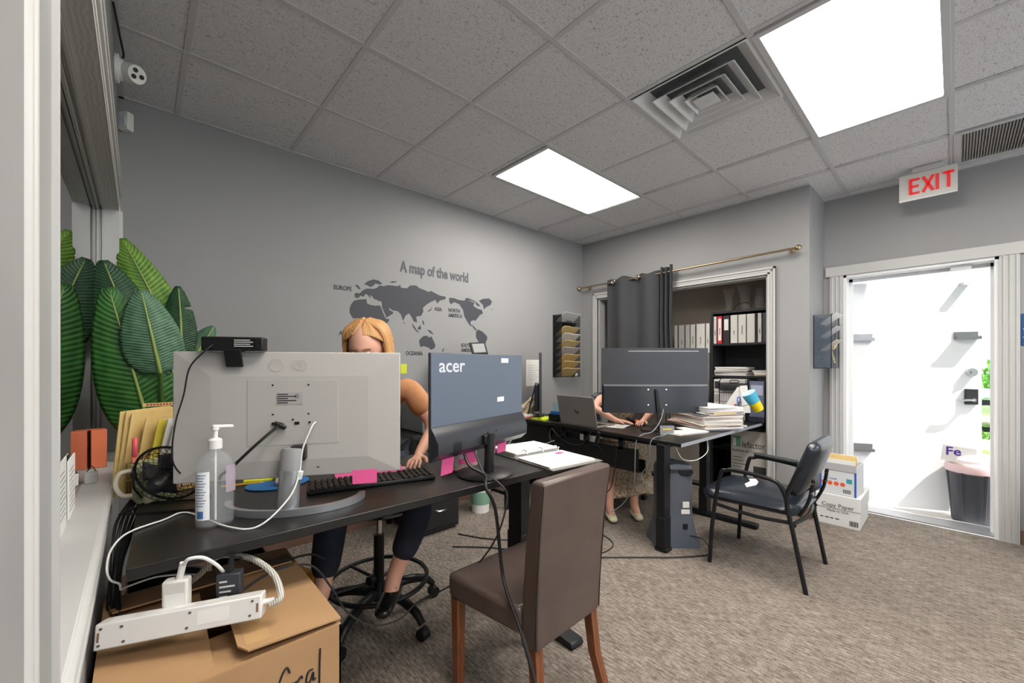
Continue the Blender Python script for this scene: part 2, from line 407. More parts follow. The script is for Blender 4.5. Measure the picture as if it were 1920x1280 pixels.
vent_m = mat('vent_grey', (206, 208, 210), .4)
vx, vy = GX0+G*3.5+.01, GY0-G*3.5
t = thing('air_diffuser', 'square ceiling air diffuser with nested louvre rings between two light panels', 'air vent', (vx, vy, H))
def frustum(r0, z0, r1, z1, th):
    m = MB()
    for a, za, b, zb in ((r0, z0, r1, z1), (r0-th, z0, r1-th, z1)):
        m.add([(-a,-a,za),(a,-a,za),(a,a,za),(-a,a,za),(-b,-b,zb),(b,-b,zb),(b,b,zb),(-b,b,zb)], [])
    q = [(i, (i+1) % 4, 4+(i+1) % 4, 4+i) for i in range(4)] + [(8+i, 12+i, 12+(i+1) % 4, 8+(i+1) % 4) for i in range(4)]
    q += [(i, 8+i, 8+(i+1) % 4, (i+1) % 4) for i in range(4)] + [(4+i, 4+(i+1) % 4, 12+(i+1) % 4, 12+i) for i in range(4)]
    m.f += q; m.mi += [0]*len(q); return m
frustum(.295, -.002, .235, .05, .012).build('outer_pan', vent_m, t, bevel=.002)
for k, (a, b) in enumerate(((.215, .165), (.15, .105), (.09, .055))): frustum(a, -.012-.002*k, b, .03, .007).build('louvre_ring', vent_m, t, bevel=.002)
MB().box(-.055, .055, -.055, .055, -.016, -.012).cyl((0,0,-.02), (0,0,-.016), .006).build('centre_cone', vent_m, t, bevel=.002)
B(-.29, .29, -.29, .29, .052, .056).build('duct', mat('duct_grey', (96, 98, 100), .7), t)
# return grille near the exit sign
gx, gy = GX0+G*6.5+.01, GY0-G*5.5
t = thing('return_grille', 'grey ribbed return air grille in the ceiling next to the exit sign', 'air vent', (gx, gy, H))
m = MB()
for b in ((-.3, .3, -.3, -.265), (-.3, .3, .265, .3), (-.3, -.265, -.265, .265), (.265, .3, -.265, .265)): m.box(*b, -.004, .02)
m.build('frame', bar_m, t, bevel=.002)
sl = MB().obox((0,0,0), (.53, .003, .02), (.5, 0, 0)).mesh('slat', mat('grille_grey', (176, 174, 170), .6))
for k in range(40):
    o = bpy.data.objects.new('slat', sl); COL.objects.link(o); o.parent = t; o.location = (0, -.26+.0133*k, .008)
B(-.265, .265, -.265, .265, .022, .026).build('backing', mat('grille_dark', (110, 108, 106), .8), t)

# exit sign, hung from the ceiling in front of the door wall
t = thing('exit_sign', 'white ceiling-hung sign with red EXIT letters above the open door', 'exit sign', (4.3, .138, 2.5))
B(-.006, .006, -.152, .152, 0, .2).build('panel', mat('sign_acrylic', (205, 203, 198), .25), t, bevel=.002)
B(-.010, .010, -.152, .152, 0, .012).build('edge_strip', white_m, t, bevel=.002)
B(-.03, .03, -.08, .08, .2, .235).build('canopy', bar_m, t, bevel=.003)
red_m = mat('exit_red', (214, 42, 44), .5, emit=(214, 42, 44), es=.25)
m = MB()
def strokes(m, segs, w, ox, oz, sc):
    for (x0, z0, x1, z1) in segs:
        a = Vector((ox+x0*sc, 0, oz+z0*sc)); b = Vector((ox+x1*sc, 0, oz+z1*sc)); dd = b-a
        ang = math.atan2(dd.z, dd.x)
        m.obox((a+b)/2, (dd.length, .003, w), (0, -ang, 0))
LET = {'E': ((.0,0,0,1),(0,.94,.42,.94),(0,.5,.38,.5),(0,.06,.42,.06)), 'X': ((0,0,.46,1),(0,1,.46,0)), 'I': ((.0,0,0,1),), 'T': ((.25,0,.25,1),(0,.94,.5,.94))}
xx = -.100
for ch, ad in (('E', .066), ('X', .074), ('I', .027), ('T', .06)):
    mm = MB(); strokes(mm, LET[ch], .018, xx, .045, .115); xx += ad
    mm.M = Matrix()
    o = mm.build('letter', red_m, t); o.rotation_euler = (0, 0, -PI/2); o.location = (-.0085, -.012, 0)

# dome camera and motion sensor in the far left corner
t = thing('security_camera', 'white turret security camera on the wall above the reception window', 'security camera', (XL, 2.55, 2.60))
MB().cyl((0,0,0), (.018,0,0), .06, n=24).build('base_plate', white_m, t, bevel=.004)
MB().cyl((.01,0,0), (.035,0,-.005), .05, .042, n=24).build('collar', white_m, t)
d_ = Vector((.55, -.75, -.35)).normalized(); a = Vector((.04, 0, 0)); b_ = a + d_*.075
MB().lathe([(.0, -.035), (.034, -.03), (.040, 0), (.040, .06), (.037, .068)], 24).build('turret', white_m, t, smooth=True).matrix_local = Matrix.Translation(a) @ d_.to_track_quat('Z', 'Y').to_matrix().to_4x4()
tt = t.children[-1]
for x, y in ((.017, .0), (-.012, .014), (-.012, -.014)):
    MB().cyl((x, y, .066), (x, y, .071), .0095, n=14).build('lens', black_m, tt)
cable('camera_cable', 'thin black cable looping beside the turret security camera', [(XL+.006, 2.56, 2.66), (XL+.03, 2.60, 2.69), (XL+.02, 2.50, 2.725), (XL+.006, 2.3, 2.73)], .004, black_m)
t = thing('motion_sensor', 'small white motion sensor in the ceiling corner beside the map wall', 'sensor', (XL+.03, YW-.03, 2.60), -PI/4)
MB().prism([(-.028, -.05), (.028, -.05), (.028, .05), (-.028, .05)], -.02, .02, 'y').build('case', white_m, t, bevel=.006)
B(-.02, .02, -.026, -.018, -.03, .015).build('lens', mat('sensor_lens', (205, 210, 218), .3), t, bevel=.003)
# blue sign plate right of the door
t = thing('wall_sign', 'blue plate with white marks on the wall right of the door', 'sign', (XD, -.365, 1.51))
B(-.006, 0, -.05, .05, -.113, .113).build('plate', mat('sign_blue', (28, 74, 130), .4), t, bevel=.004)
B(-.0072, -.006, .02, .04, .0, .008).build('mark', white_m, t); B(-.0072, -.006, .008, .042, -.055, -.051).build('mark', white_m, t)
# ================================================================ street door and outside
hx_, hy_ = 4.80, .648
dl = struct('door_1', MB().box(0, .886, 0, .045, .012, 2.0), mat('door_white', (228, 230, 233), .45, bump=.03, bscale=20), bevel=.002)
dl.location = (hx_, hy_, 0); dl.rotation_euler = (0, 0, math.atan2(-.80, .38))
steel_m = mat('door_steel', (150, 150, 152), .3, metal=.8)
def bracket(x, z):
    m = MB(); m.box(x, x+.15, -.006, 0, z-.03, z+.03); m.box(x, x+.15, -.055, -.049, z-.03, z-.008); m.box(x, x+.15, -.055, -.006, z-.034, z-.028)
    m.build('bar_bracket', steel_m, dl)
bracket(.01, 1.51); bracket(.71, 1.51); bracket(.01, .52)
B(.75, .80, -.05, 0, 1.93, 1.955).build('top_catch', jamb_m, dl)
MB().cyl((.815, -.028, 1.20), (.815, 0, 1.20), .034, n=20).cyl((.815, -.04, 1.20), (.815, -.028, 1.20), .012).build('deadbolt', chrome_m, dl, smooth=True)
k = B(.775, .855, -.022, 0, .93, 1.06).build('lock_plate', mat('lock_dark', (60, 60, 62), .4, metal=.5), dl, bevel=.004)
MB().cyl((.81, -.06, .97), (.81, -.02, .97), .014).tube([(.81, -.055, .97), (.76, -.06, .968), (.70, -.058, .965)], .009, sub=4).build('lever', chrome_m, k, smooth=True)
for z in (1.78, 1.05, .22): MB().cyl((-.012, -.004, z-.05), (-.012, -.004, z+.05), .008).build('hinge', steel_m, dl)
# ground, path, lawn
struct('ground_concrete', B(4.84, 6.6, -8, 6, -.06, -.012), mat('concrete', (205, 200, 192), .9, var=.08))
struct('ground_verge', B(6.6, 9.6, -12, 8, -.12, -.05), mat('grass_ground', (104, 140, 62), .95, var=.3, vscale=6))
struct('ground_path', B(9.6, 11.3, -14, 9, -.16, -.10), mat('pale_path', (196, 178, 166), .9, var=.06))
struct('ground_lawn', B(11.3, 60, -40, 30, -.22, -.15), mat('grass_lawn', (98, 138, 58), .95, var=.3, vscale=4))
m = MB(); rnd = random.Random(3)
for k in range(900):
    x = rnd.uniform(11.4, 12.7); y = rnd.uniform(-2.2, 1.0); h = rnd.uniform(.06, .16); a = rnd.uniform(0, PI)
    m.add([(x-.012*math.cos(a), y-.012*math.sin(a), -.15), (x+.012*math.cos(a), y+.012*math.sin(a), -.15), (x+rnd.uniform(-.03,.03), y+rnd.uniform(-.03,.03), -.15+h)], [(0,1,2)])
g = m.build('grass', MATS['grass_lawn']); tag(g, 'tufts of green grass beside the parked car outside', 'grass'); g['kind'] = 'stuff'
# unseen slab added behind the camera to keep sun out of the rear openings
struct('sun_block', B(-1.5, 6, -6.2, YB-.12, 2.75, 2.85), wall_m)
# parked car
t = thing('car', 'silver-white car parked on the grass outside the open door', 'car', (13.0, -.45, -.15))
side = [(-.95,.25),(-.98,.55),(-.85,.72),(.2,.88),(.75,1.36),(2.2,1.40),(3.05,.98),(3.45,.92),(3.5,.5),(3.42,.25),(2.9,.25),(2.82,.5),(2.55,.66),(2.28,.5),(2.2,.25),(.42,.25),(.34,.5),(.0,.70),(-.34,.5),(-.42,.25)]
paint_m = mat('car_paint', (205, 212, 220), .2, metal=.4, coat=.6)
MB().prism(side, .02, 1.72, 'x').build('body', paint_m, t, bevel=.04, seg=3)
for p in ([(.32,.92),(.80,1.30),(1.35,1.33),(1.35,.95)], [(1.42,.95),(1.42,1.33),(2.15,1.34),(2.75,1.0)]): MB().prism(p, .008, .016, 'x').build('side_window', mat('car_glass', (40, 46, 50), .1), t)
for y in (0, 2.55):
    w = MB().cyl((.04, y, .33), (.26, y, .33), .33, n=28).build('wheel', mat('tyre', (28, 28, 30), .8), t, bevel=.02)
    MB().cyl((.025, y, .33), (.05, y, .33), .235, n=28).build('rim', mat('rim_dark', (50, 52, 56), .6), w)
    for q in range(10):
        a = q*PI/5; MB().obox((.02, y+.12*math.cos(a), .33+.12*math.sin(a)), (.014, .21, .03), (a, 0, 0)).build('spoke', mat('spoke_silver', (205, 206, 210), .4), w)
    MB().lathe([(0, .03), (.23, .03), (.245, .0), (.23, -.012)], 28).build('rim_edge', chrome_m, w).matrix_local = Matrix.Translation((.03, y, .33)) @ Euler((0, -PI/2, 0)).to_matrix().to_4x4()
def bush(loc, r, n, label, colr, seed):
    rr = random.Random(seed); t = thing('bush', label, 'bush', loc); m = MB()
    for k in range(n):
        d = Vector((rr.gauss(0,1), rr.gauss(0,1), rr.gauss(0,1))).normalized()*rr.uniform(.55, 1)
        p = Vector((d.x*r[0], d.y*r[1], r[2]+d.z*r[2])); s = rr.uniform(.06, .13)
        R = Euler((rr.uniform(0,6), rr.uniform(0,6), rr.uniform(0,6))).to_matrix()
        m.add([p+R@Vector(q)*s for q in ((-1,0,0),(0,-.5,.1),(1,0,0),(0,.5,.1))], [(0,1,2,3)])
    o = m.build('foliage', mat('leaf_'+label[:5], colr, .6, var=.3, vscale=2), t); o['kind'] = 'stuff'
    for a in (-.3, 0, .35): MB().tube([(a*r[0]*.3, a*r[1]*.5, 0), (a*r[0]*.7, a*r[1], r[2])], [.05, .02], 6, sub=3).build('stem', mat('bark', (84, 66, 50), .9), t)
bush((19, -2.2, -.15), (1.2, 1.8, 1.0), 2600, 'bright green leafy bush behind the parked car, on the right', (110, 160, 70), 1)
bush((20, 2.1, -.15), (1.3, 2.2, 1.15), 2600, 'darker green leafy bush behind the parked car, hidden by the door', (84, 132, 58), 2)
# waste bin by the threshold
t = thing('waste_bin', 'grey plastic waste bin outside the door holding white bags', 'waste bin', (4.98, -.10, -.012))
bin_m = mat('bin_grey', (66, 68, 74), .35)
prof = [(.105, .01), (.112, 0), (.116, .012), (.142, .42), (.150, .425), (.150, .445), (.138, .445), (.108, .03), (0, .02)]
MB().lathe([(0, .0)]+prof, 28, sx=.92, sy=1.05).build('bucket', bin_m, t, smooth=True)
for a in range(0, 28, 4):
    for da in (0, .07):
        an = a*2*PI/28+da
        MB().cyl((.112*math.cos(an)*.92, .112*math.sin(an)*1.05, .02), (.143*math.cos(an)*.92, .143*math.sin(an)*1.05, .41), .005, n=6).build('rib', bin_m, t)
def blob(name, c, r, seed, m, parent=None, amp=.25, nu=18, nv=12):
    rr = random.Random(seed); ph = [(rr.uniform(2, 6), rr.uniform(2, 6), rr.uniform(0, 6)) for _ in range(5)]
    def fn(u, v):
        th = 2*PI*u; fi = PI*v; d = Vector((math.sin(fi)*math.cos(th), math.sin(fi)*math.sin(th), math.cos(fi)))
        k = 1+amp*sum(math.sin(a*d.x+b*d.y+c0+3*d.z*(i % 2)) for i, (a, b, c0) in enumerate(ph))/3
        return Vector(c)+Vector((d.x*r[0]*k, d.y*r[1]*k, d.z*r[2]*k))
    return MB().grid(fn, nu, nv).build(name, m, parent, smooth=True, weld=True)
bag_m = mat('bag_white', (232, 228, 228), .35, bump=.3, bscale=25)
MB().lathe([(.140, .40), (.152, .41), (.155, .45), (.148, .47), (.135, .46)], 28, sx=.92, sy=1.05).build('liner', mat('liner_pink', (226, 198, 200), .4), t, smooth=True)
bg_ = tag(blob('plastic_bag', (4.98, -.10, .48), (.12, .14, .07), 5, bag_m), 'crumpled white plastic bag filling the grey waste bin', 'bag')
e = thing('mailing_envelope', 'white courier envelope with purple letters standing in the waste bin', 'envelope', (4.90, -.02, .515), -PI/2+.15)
MB().obox((0, 0, .02), (.19, .006, .13), (0, .1, 0)).build('sleeve', paper_m, e)
text('lettering', 'Fe', .095, mat('purple_ink', (78, 48, 150), .6), e, (-.075, -.0045, .012), (PI/2, 0, 0), bold=.002)
# steel bin at the right picture edge
t = thing('pedal_bin', 'chrome rimmed grey bin at the right picture edge beside the door casing', 'waste bin', (4.28, -.495, 0))
MB().lathe([(.0, 0), (.12, 0), (.125, .02), (.125, .50)], 28).build('body', mat('bin_blue_grey', (96, 108, 120), .4), t, smooth=True)
MB().lathe([(.125, .50), (.13, .505), (.13, .535), (.12, .55), (.06, .565), (0, .57)], 28).build('lid', chrome_m, t, smooth=True)

# ================================================================ boxes by the door
def label_quad(m, parent, x0, x1, z0, z1, y, name='print'): return B(x0, x1, y-.0008, y, z0, z1).build(name, m, parent)
wbox_m = mat('box_white', (214, 214, 214), .7)
t = thing('paper_box', 'white copy paper carton with lid on the carpet, under the smaller box', 'box', (4.035, .622, 0), -PI/2)
B(-.135, .135, 0, .43, 0, .215).build('carton', wbox_m, t, bevel=.003)
B(-.141, .141, -.006, .436, .135, .24).build('lid', wbox_m, t, bevel=.003)
text('lettering', 'Copy Paper', .042, ink_m, t, (0, -.0068, .145), (PI/2, 0, 0), align='CENTER')
text('lettering', 'Made in USA', .026, ink_m, t, (.0, -.0006, .105), (PI/2, 0, 0), align='CENTER')
[label_quad(ink_m, t, -.11+.032*q, -.11+.032*q+.02+.004*(q % 2), .05, .058, 0, 'print_line') for q in range(4)]
for k in range(9): label_quad(ink_m, t, .072+.006*k, .075+.006*k+(k % 3)*.001, .02, .06, 0, 'barcode_bar')
t = thing('supply_box', 'small white box with orange circles and blue edges holding folders', 'box', (4.055, .625, .2405), -PI/2-.06)
m = MB()
for b in ((-.115, .115, 0, .004), (-.115, .115, .24, .244), (-.115, -.111, 0, .244), (.111, .115, 0, .244)): m.box(*b, 0, .235)
m.box(-.115, .115, 0, .244, 0, .004); m.build('carton', mat('box_white2', (206, 208, 212), .6), t)
blue_m = mat('box_blue', (44, 84, 168), .6); orange_m = mat('orange', (226, 92, 48), .6)
for x0, x1 in ((-.1155, -.103), (.103, .1155)): label_quad(blue_m, t, x0, x1, 0, .21, 0, 'blue_edge')
label_quad(mat('teal', (60, 150, 160), .6), t, .055, .09, .10, .135, 0, 'teal_patch')
for k in range(4): MB().cyl((-.088+.04*k, -.001, .085), (-.088+.04*k, 0, .085), .016, n=20).build('orange_disc', orange_m, t)
text('lettering', 'COPY PAPER', .016, blue_m, t, (-.095, -.0006, .115), (PI/2, 0, 0))
for k in range(7): label_quad(ink_m, t, .035+.007*k, .039+.007*k, .02, .05, 0, 'barcode_bar')
B(-.115, .115, -.004, .0, .19, .245).build('flap', mat('box_grey', (170, 170, 174), .7), t)
for k, (mm, h, a) in enumerate(((paper_m, .27, .02), (manila_m, .30, -.03), (manila_m, .28, .04), (paper_m, .29, .0))):
    o = MB().obox((0, 0, h/2-.0), (.20, .006, h-.01), (a, 0, 0)).build('file_folder', mm); o.location = (4.055+.03+.045*k, .62, .249); o.rotation_euler = (0, 0, -PI/2-.06)
    tag(o, ('white papers at the front of the box of orange circles', 'cream folder in the box of orange circles, second from the front', 'cream folder in the box of orange circles, third from the front', 'white papers at the back of the box of orange circles')[k], 'folder', 'folders in the box by the door')

# ================================================================ closet
def Yat(u, X):
    a = .7425; F = (math.sin(a), math.cos(a)); R = (math.cos(a), -math.sin(a)); k = (u-960)/762
    return X*(R[1]*k+F[1])/(R[0]*k+F[0])
shelf_m = mat('shelf_black', (34, 35, 40), .5)
t = thing('bookshelf', 'tall black bookshelf inside the closet opening', 'bookshelf', (4.30, 1.32, 0))
for y0, y1 in ((.345, .365), (-.385, -.365)): B(0, .34, y0, y1, 0, 1.80).build('side_panel', shelf_m, t)
for z in (1.775, 1.455, 1.135, .80, .42, .05): B(0, .34, -.365, .345, z, z+.02).build('shelf', shelf_m, t)
B(.335, .345, -.38, .36, 0, 1.80).build('back_panel', shelf_m, t)
wb_m = mat('binder_white', (205, 203, 198), .5); bb_m = mat('binder_black', (40, 40, 44), .5); rb_m = mat('binder_red', (200, 40, 44), .5); gb_m = mat('binder_grey', (70, 72, 78), .5)
def binder(y0, y1, X, z, h, m, label, txt=None, depth=.27, spine=None):
    y0, y1 = min(y0, y1), max(y0, y1); t = thing('ring_binder', label, 'binder', (X, (y0+y1)/2, z)); w = (y1-y0)*.96/2
    q = MB(); q.box(0, .004, -w, w, 0, h); q.box(0, depth, -w, -w+.003, 0, h); q.box(0, depth, w-.003, w, 0, h); q.build('cover', m, t)
    B(.006, depth-.01, -w+.004, w-.004, .008, h-.008).build('pages', paper_m, t)
    if spine: B(-.001, 0, -w*.6, w*.6, *spine).build('spine_label', paper_m, t)
    if txt:
        for q in range(len(txt)): B(-.0017, -.001, -.004-.001*(q % 2), .004, h*.30+.011*q, h*.30+.011*q+.005+.002*(q % 3)).build('spine_marking', ink_m, t)
SB = [(1337.5,1344,wb_m,'thin white binder at the left end of the closet shelf','Notes',None),(1344.5,1354.5,rb_m,'red binder with white spine label on the closet shelf','Reports',(.03,.25)),(1355,1368.5,bb_m,'wide black binder next to the red binder on the closet shelf',None,(.13,.24)),
      (1369,1383.5,wb_m,'white binder right of the black binder on the closet shelf','2019',None),(1383.5,1399.5,wb_m,'white binder, second of three wide white ones on the closet shelf','Invoices',None),(1399.5,1416,wb_m,'wide white binder with plain spine on the closet shelf',None,None),
      (1416.5,1420,bb_m,'very thin black binder between white binders on the closet shelf',None,None),(1420,1428.5,wb_m,'narrow white binder near the right end of the closet shelf','Misc',None),(1429,1440,gb_m,'dark grey binder at the right end of the closet shelf',None,None)]
for u0, u1, m, lb, tx, sp in SB: binder(Yat(u0, 4.315), Yat(u1, 4.315), 4.315, 1.4755, .275, m, lb, tx, spine=sp)
t = thing('storage_cabinet', 'taupe metal storage cabinet in the closet behind the desk', 'cabinet', (4.28, 2.15, 0))
tp_m = mat('taupe_metal', (142, 135, 126), .5)
B(0, .38, -.45, .45, .03, 1.385).build('body', tp_m, t, bevel=.004)
for y in (-.225, .225):
    dd = B(-.016, -.001, y-.218, y+.218, .06, 1.36).build('door', tp_m, t, bevel=.003)
    MB().cyl((-.035, y-(.16 if y > 0 else -.16), .6), (-.035, y-(.16 if y > 0 else -.16), .75), .006).build('handle', chrome_m, dd)
B(.02, .36, -.43, .43, 0, .03).build('plinth', black_m, t)
for k, (u0, u1, lb, tx) in enumerate([(1264,1271,'white binder leaning half behind the curtain edge',None),(1272,1284,'white document box with grey print, left on the cabinet','Files'),(1284.6,1294,'narrow white binder on the closet cabinet, left of the grey printed one',None),(1294,1304,'white binder with dense grey print on the closet cabinet','Accounts'),(1305,1322.5,'wide white binder on the closet cabinet','Payroll'),(1323,1331,'white binder at the right end of the closet cabinet','Taxes')]):
    binder(Yat(u0, 4.30), Yat(u1, 4.30), 4.30, 1.386, .30, wb_m, lb, tx)
# glass vases
vglass_m = mat('vase_glass', (225, 228, 230), .04, alpha=.07, spec=.9)
def vase(x, y, prof, label):
    th = .003; outer = prof; inner = [(max(r-th, .001), z) for r, z in prof[::-1][:-1]] + [(0, prof[0][1]+.02)]
    o = MB().lathe([(0, 0)]+outer+inner, 24).build('glass_vase', vglass_m, smooth=True); o.location = (x, y, 1.7955); tag(o, label, 'vase', 'clear glass vases on the bookshelf')
vase(4.42, 1.555, [(.03,0),(.03,.05),(.034,.10),(.046,.18),(.062,.235)], 'clear flared glass vase, leftmost on top of the bookshelf')
vase(4.42, 1.405, [(.036,0),(.038,.04),(.046,.12),(.062,.21),(.074,.255)], 'large clear flared glass vase, middle one on the bookshelf')
vase(4.42, 1.275, [(.030,0),(.044,.03),(.048,.08),(.042,.15),(.034,.20),(.036,.21)], 'clear rounded glass vase, rightmost on top of the bookshelf')
cable('desk_wire', 'thin black wire draped between the glass vases', [(4.36, 1.49, 1.80), (4.36, 1.46, 1.85), (4.36, 1.39, 1.87), (4.36, 1.34, 1.85), (4.36, 1.33, 1.80)], .003, black_m)
def stack(name, label, loc, w, d, n, th, mm, rz=0, jit=.012, seed=1, cat='paper stack'):
    rr = random.Random(seed); t = thing(name, label, cat, loc, rz); z = 0
    for k in range(n):
        h = th*rr.uniform(.6, 1.4); mk = mm[rr.randrange(len(mm))]
        o = MB().box(-w/2, w/2, -d/2, d/2, 0, h).build('sheet_bundle', mk, t); o.location = (rr.uniform(-jit, jit), rr.uniform(-jit, jit), z); o.rotation_euler = (0, 0, rr.uniform(-.08, .08)); z += h+.0004
    return t
gp_m = mat('paper_grey', (190, 186, 182), .8); cp_m = mat('paper_cream', (214, 200, 180), .8); lp_m = mat('paper_lilac', (198, 192, 200), .8); pk_m = mat('paper_peach', (222, 186, 168), .8)
s = stack('paper_stack', 'loose heap of grey-white papers on the bookshelf middle shelf', (4.42, 1.50, 1.1555), .21, .30, 9, .009, [paper_m, gp_m], seed=4)
s = stack('paper_stack', 'lower heap of papers at the right of the bookshelf middle shelf', (4.42, 1.17, 1.1555), .21, .24, 6, .008, [paper_m, gp_m, cp_m], seed=5)
t = thing('heater_box', 'tall white carton of a quartz heater standing on the closet floor', 'box', (4.12, 1.27, 0), -PI/2)
B(-.16, .16, 0, .17, 0, .655).build('carton', mat('carton_white', (196, 192, 186), .7), t, bevel=.003)
text('lettering', 'lefactor', .085, ink_m, t, (-.065, -.0008, .50), (PI/2, 0, 0), sx=.72)
text('lettering', 'Radiante de Cuarzo', .034, ink_m, t, (-.15, -.0008, .455), (PI/2, 0, 0), sx=.88)
for k in range(6): label_quad(ink_m, t, -.145, -.145+.075+.02*(k % 3), .40-.03*k, .405-.03*k, 0, 'print_line')
label_quad(mat('box_green', (110, 160, 130), .7), t, -.15, -.075, .50, .60, 0, 'green_patch'); label_quad(paper_m, t, -.145, -.115, .505, .58, -.0008, 'white_patch')
label_quad(mat('box_pic', (60, 58, 58), .6), t, .03, .15, .12, .34, 0, 'heater_picture'); label_quad(mat('pic_brown', (150, 96, 60), .6), t, .06, .12, .2, .26, -.0008, 'glowing_bars')
bag2_m = mat('bag_grey', (70, 70, 74), .35, bump=.4, bscale=20)
tag(blob('plastic_bag', (4.20, 1.27, .672), (.07, .14, .025), 9, bag2_m, amp=.1), 'grey plastic bag lying on the quartz heater carton', 'bag')
t = thing('moving_box', 'brown cardboard box low in the closet behind the far desk leg', 'box', (4.33, 1.52, .821)); B(0, .28, -.13, .13, 0, .22).build('carton', card_m, t); B(-.002, .28, -.012, .012, .0, .221).build('tape', mat('tape_tan', (196, 160, 110), .4), t)

# curtain rod and curtain
gold_m = mat('champagne_metal', (168, 150, 120), .3, metal=.9)
t = thing('curtain_rod', 'champagne metal curtain rod over the closet opening', 'curtain rod', (0, 0, 0))
MB().tube([(3.945, 3.10, 2.185), (3.945, .86, 2.215)], .0095, 10).build('rod', gold_m, t, smooth=True)
for y, z in ((3.09, 2.185), (.86, 2.215)): MB().lathe([(0, -.024), (.013, -.02), (.024, -.006), (.024, .008), (.012, .022), (0, .026)], 16).build('finial', gold_m, t, smooth=True).matrix_local = Matrix.Translation((3.945, y, z)) @ Euler((PI/2, 0, 0)).to_matrix().to_4x4()
for y, z in ((2.99, 2.187), (.92, 2.214)): MB().cyl((XC, y, z), (3.945, y, z), .006).cyl((XC-.006, y, z), (XC, y, z), .022).build('bracket', gold_m, t)
fab_m = mat_ramp('curtain_fabric', (52, 53, 56), (72, 73, 76), .95, 160, 2, 3)
def cfold(u, v):
    if u < .80: y = 2.70-.64*(u/.80); off = .035*math.sin(u/.80*2*PI*2.0+.6)
    else: k = (u-.80)/.20; y = 2.06-.145*k; off = .035*math.sin(k*2*PI*3)
    ripple = .004*math.sin(40*u+3*v)*v
    top = .012*math.sin(u*26)+(.035 if u > .82 else 0)
    return Vector((3.945+off*(1-.2*v)+ripple, y+.01*math.sin(9*v+u*5)*v, 2.225+top*(1-v)-v*1.38))
t = thing('curtain', 'dark grey woven curtain bunched on the closet rod', 'curtain', (0, 0, 0))
MB().grid(cfold, 150, 26).build('drape', fab_m, t, smooth=True, solid=.003)
for y in (2.60, 2.30): MB().tube([(3.93+.024*math.cos(a)*.3, y+.024*math.cos(a), 2.195+.024*math.sin(a)) for a in [2*PI*i/16 for i in range(16)]], .006, 8, closed=True).build('grommet', chrome_m, t, smooth=True)

# ================================================================ wall racks
mesh_m = mat('mesh_black', (30, 32, 34), .5, metal=.2, alpha=.62); wire_m = mat('wire_black', (24, 24, 26), .4, metal=.3)
def rack(loc, rz, w, h, n, dep, label, mesh_m):
    t = thing('wall_file_rack', label, 'file rack', loc, rz)
    B(-w/2, w/2, -.004, 0, 0, h).build('back_mesh', mesh_m, t)
    for x in (-w/2, w/2):
        MB().tube([(x, -.003, 0), (x, -.003, h), (x, -dep, h), (x, -dep, .0), (x, -.003, 0)], .003, 6).build('side_frame', wire_m, t)
        B(x-.0008, x+.0008, -dep, 0, 0, h).build('side_mesh', mesh_m, t)
    st = h/n
    for k in range(n):
        z0 = k*st+.004; zt = z0+st*1.25
        m = MB(); zt = min(zt, h)
        m.prism([(-w/2+.003, 0), (w/2-.003, 0), (w/2-.003, .8), (w/2-.09, .8), (w/2-.13, 1.0), (-w/2+.12, 1.0), (-w/2+.09, .8), (-w/2+.003, .8)], -.001, .001, 'y')
        pk = m.build('pocket', mesh_m, t); pk.location = (0, -.012, z0); L = st*1.25; ang = math.atan2(dep-.016, L); pk.rotation_euler = (ang, 0, 0); pk.scale = (1, 1, math.hypot(L, dep-.016)*.9)
    MB().cyl((-w/2, -.012, .004), (w/2, -.012, .004), .003, n=6).build('bottom_wire', wire_m, t)
    return t
RK = rack((3.655, YW, 1.12), 0, .33, .71, 9, .13, 'black mesh wall rack full of manila folders beside the closet', mat('mesh_black2', (34, 36, 38), .5, metal=.2, alpha=.45))
kinds = [(8, paper_m, 'white papers sticking out at the top of the folder rack'), (6, manila_m, 'manila folder, highest in the black wall rack'), (5, paper_m, 'white sheets in the folder rack below the highest manila folder'), (4, manila_m, 'manila folder in the middle pocket of the black wall rack'), (3, lp_m, 'lilac white sheets sticking out of the folder rack'), (2, manila_m, 'manila folder, third lowest in the black wall rack'), (1, manila_m, 'manila folder, second lowest in the black wall rack'), (0, manila_m, 'manila folder, lowest in the black wall rack')]
for k, mm, lb in kinds:
    o = MB().box(-.15, .15, -.002, .002, 0, .155).box(-.14, -.04, -.002, .002, .155, .165).build('file_folder', mm)
    o.location = (3.66+.006*(k % 3), YW-.018, 1.128+.0789*k); o.rotation_euler = (.95, 0, 0); tag(o, lb, 'folder', 'folders in the wall rack')
o = MB().tube([(0,0,0), (.01,-.004,.03), (.02,0,.0), (.03,-.004,.035), (.015,0,.01)], .003, 6, sub=4).build('binder_clip', chrome_m); o.location = (3.74, YW-.128, 1.13); tag(o, 'small silver clip hanging on the manila folder rack', 'clip')
rack((4.30, YR-.004, 1.235), 0, .30, .44, 4, .12, 'dark mesh wall rack with white papers beside the door casing', mat('smoke_acrylic', (96, 106, 120), .3, alpha=.38))
for k in range(3):
    o = B(-.13, .13, -.002, .002, 0, .165).build('document', (paper_m, lp_m, gp_m)[k]); o.location = (4.32, YR-.022, 1.26+.11*(3-k)); o.rotation_euler = (.92, 0, 0)
    tag(o, ('white papers in the top pocket of the rack by the door', 'lilac white papers in the second pocket of the rack by the door', 'grey white papers in the third pocket of the rack by the door')[k], 'papers', 'papers in the rack by the door')
t = thing('bead_string', 'string of tan beads lying over the rack by the door', 'beads', (4.22, YR-.115, 1.38)); bd_m = mat('bead_tan', (190, 172, 140), .5)
bd = MB().lathe([(0,-.008),(.006,-.005),(.008,0),(.006,.005),(0,.008)], 8).mesh('bead', bd_m, smooth=True)
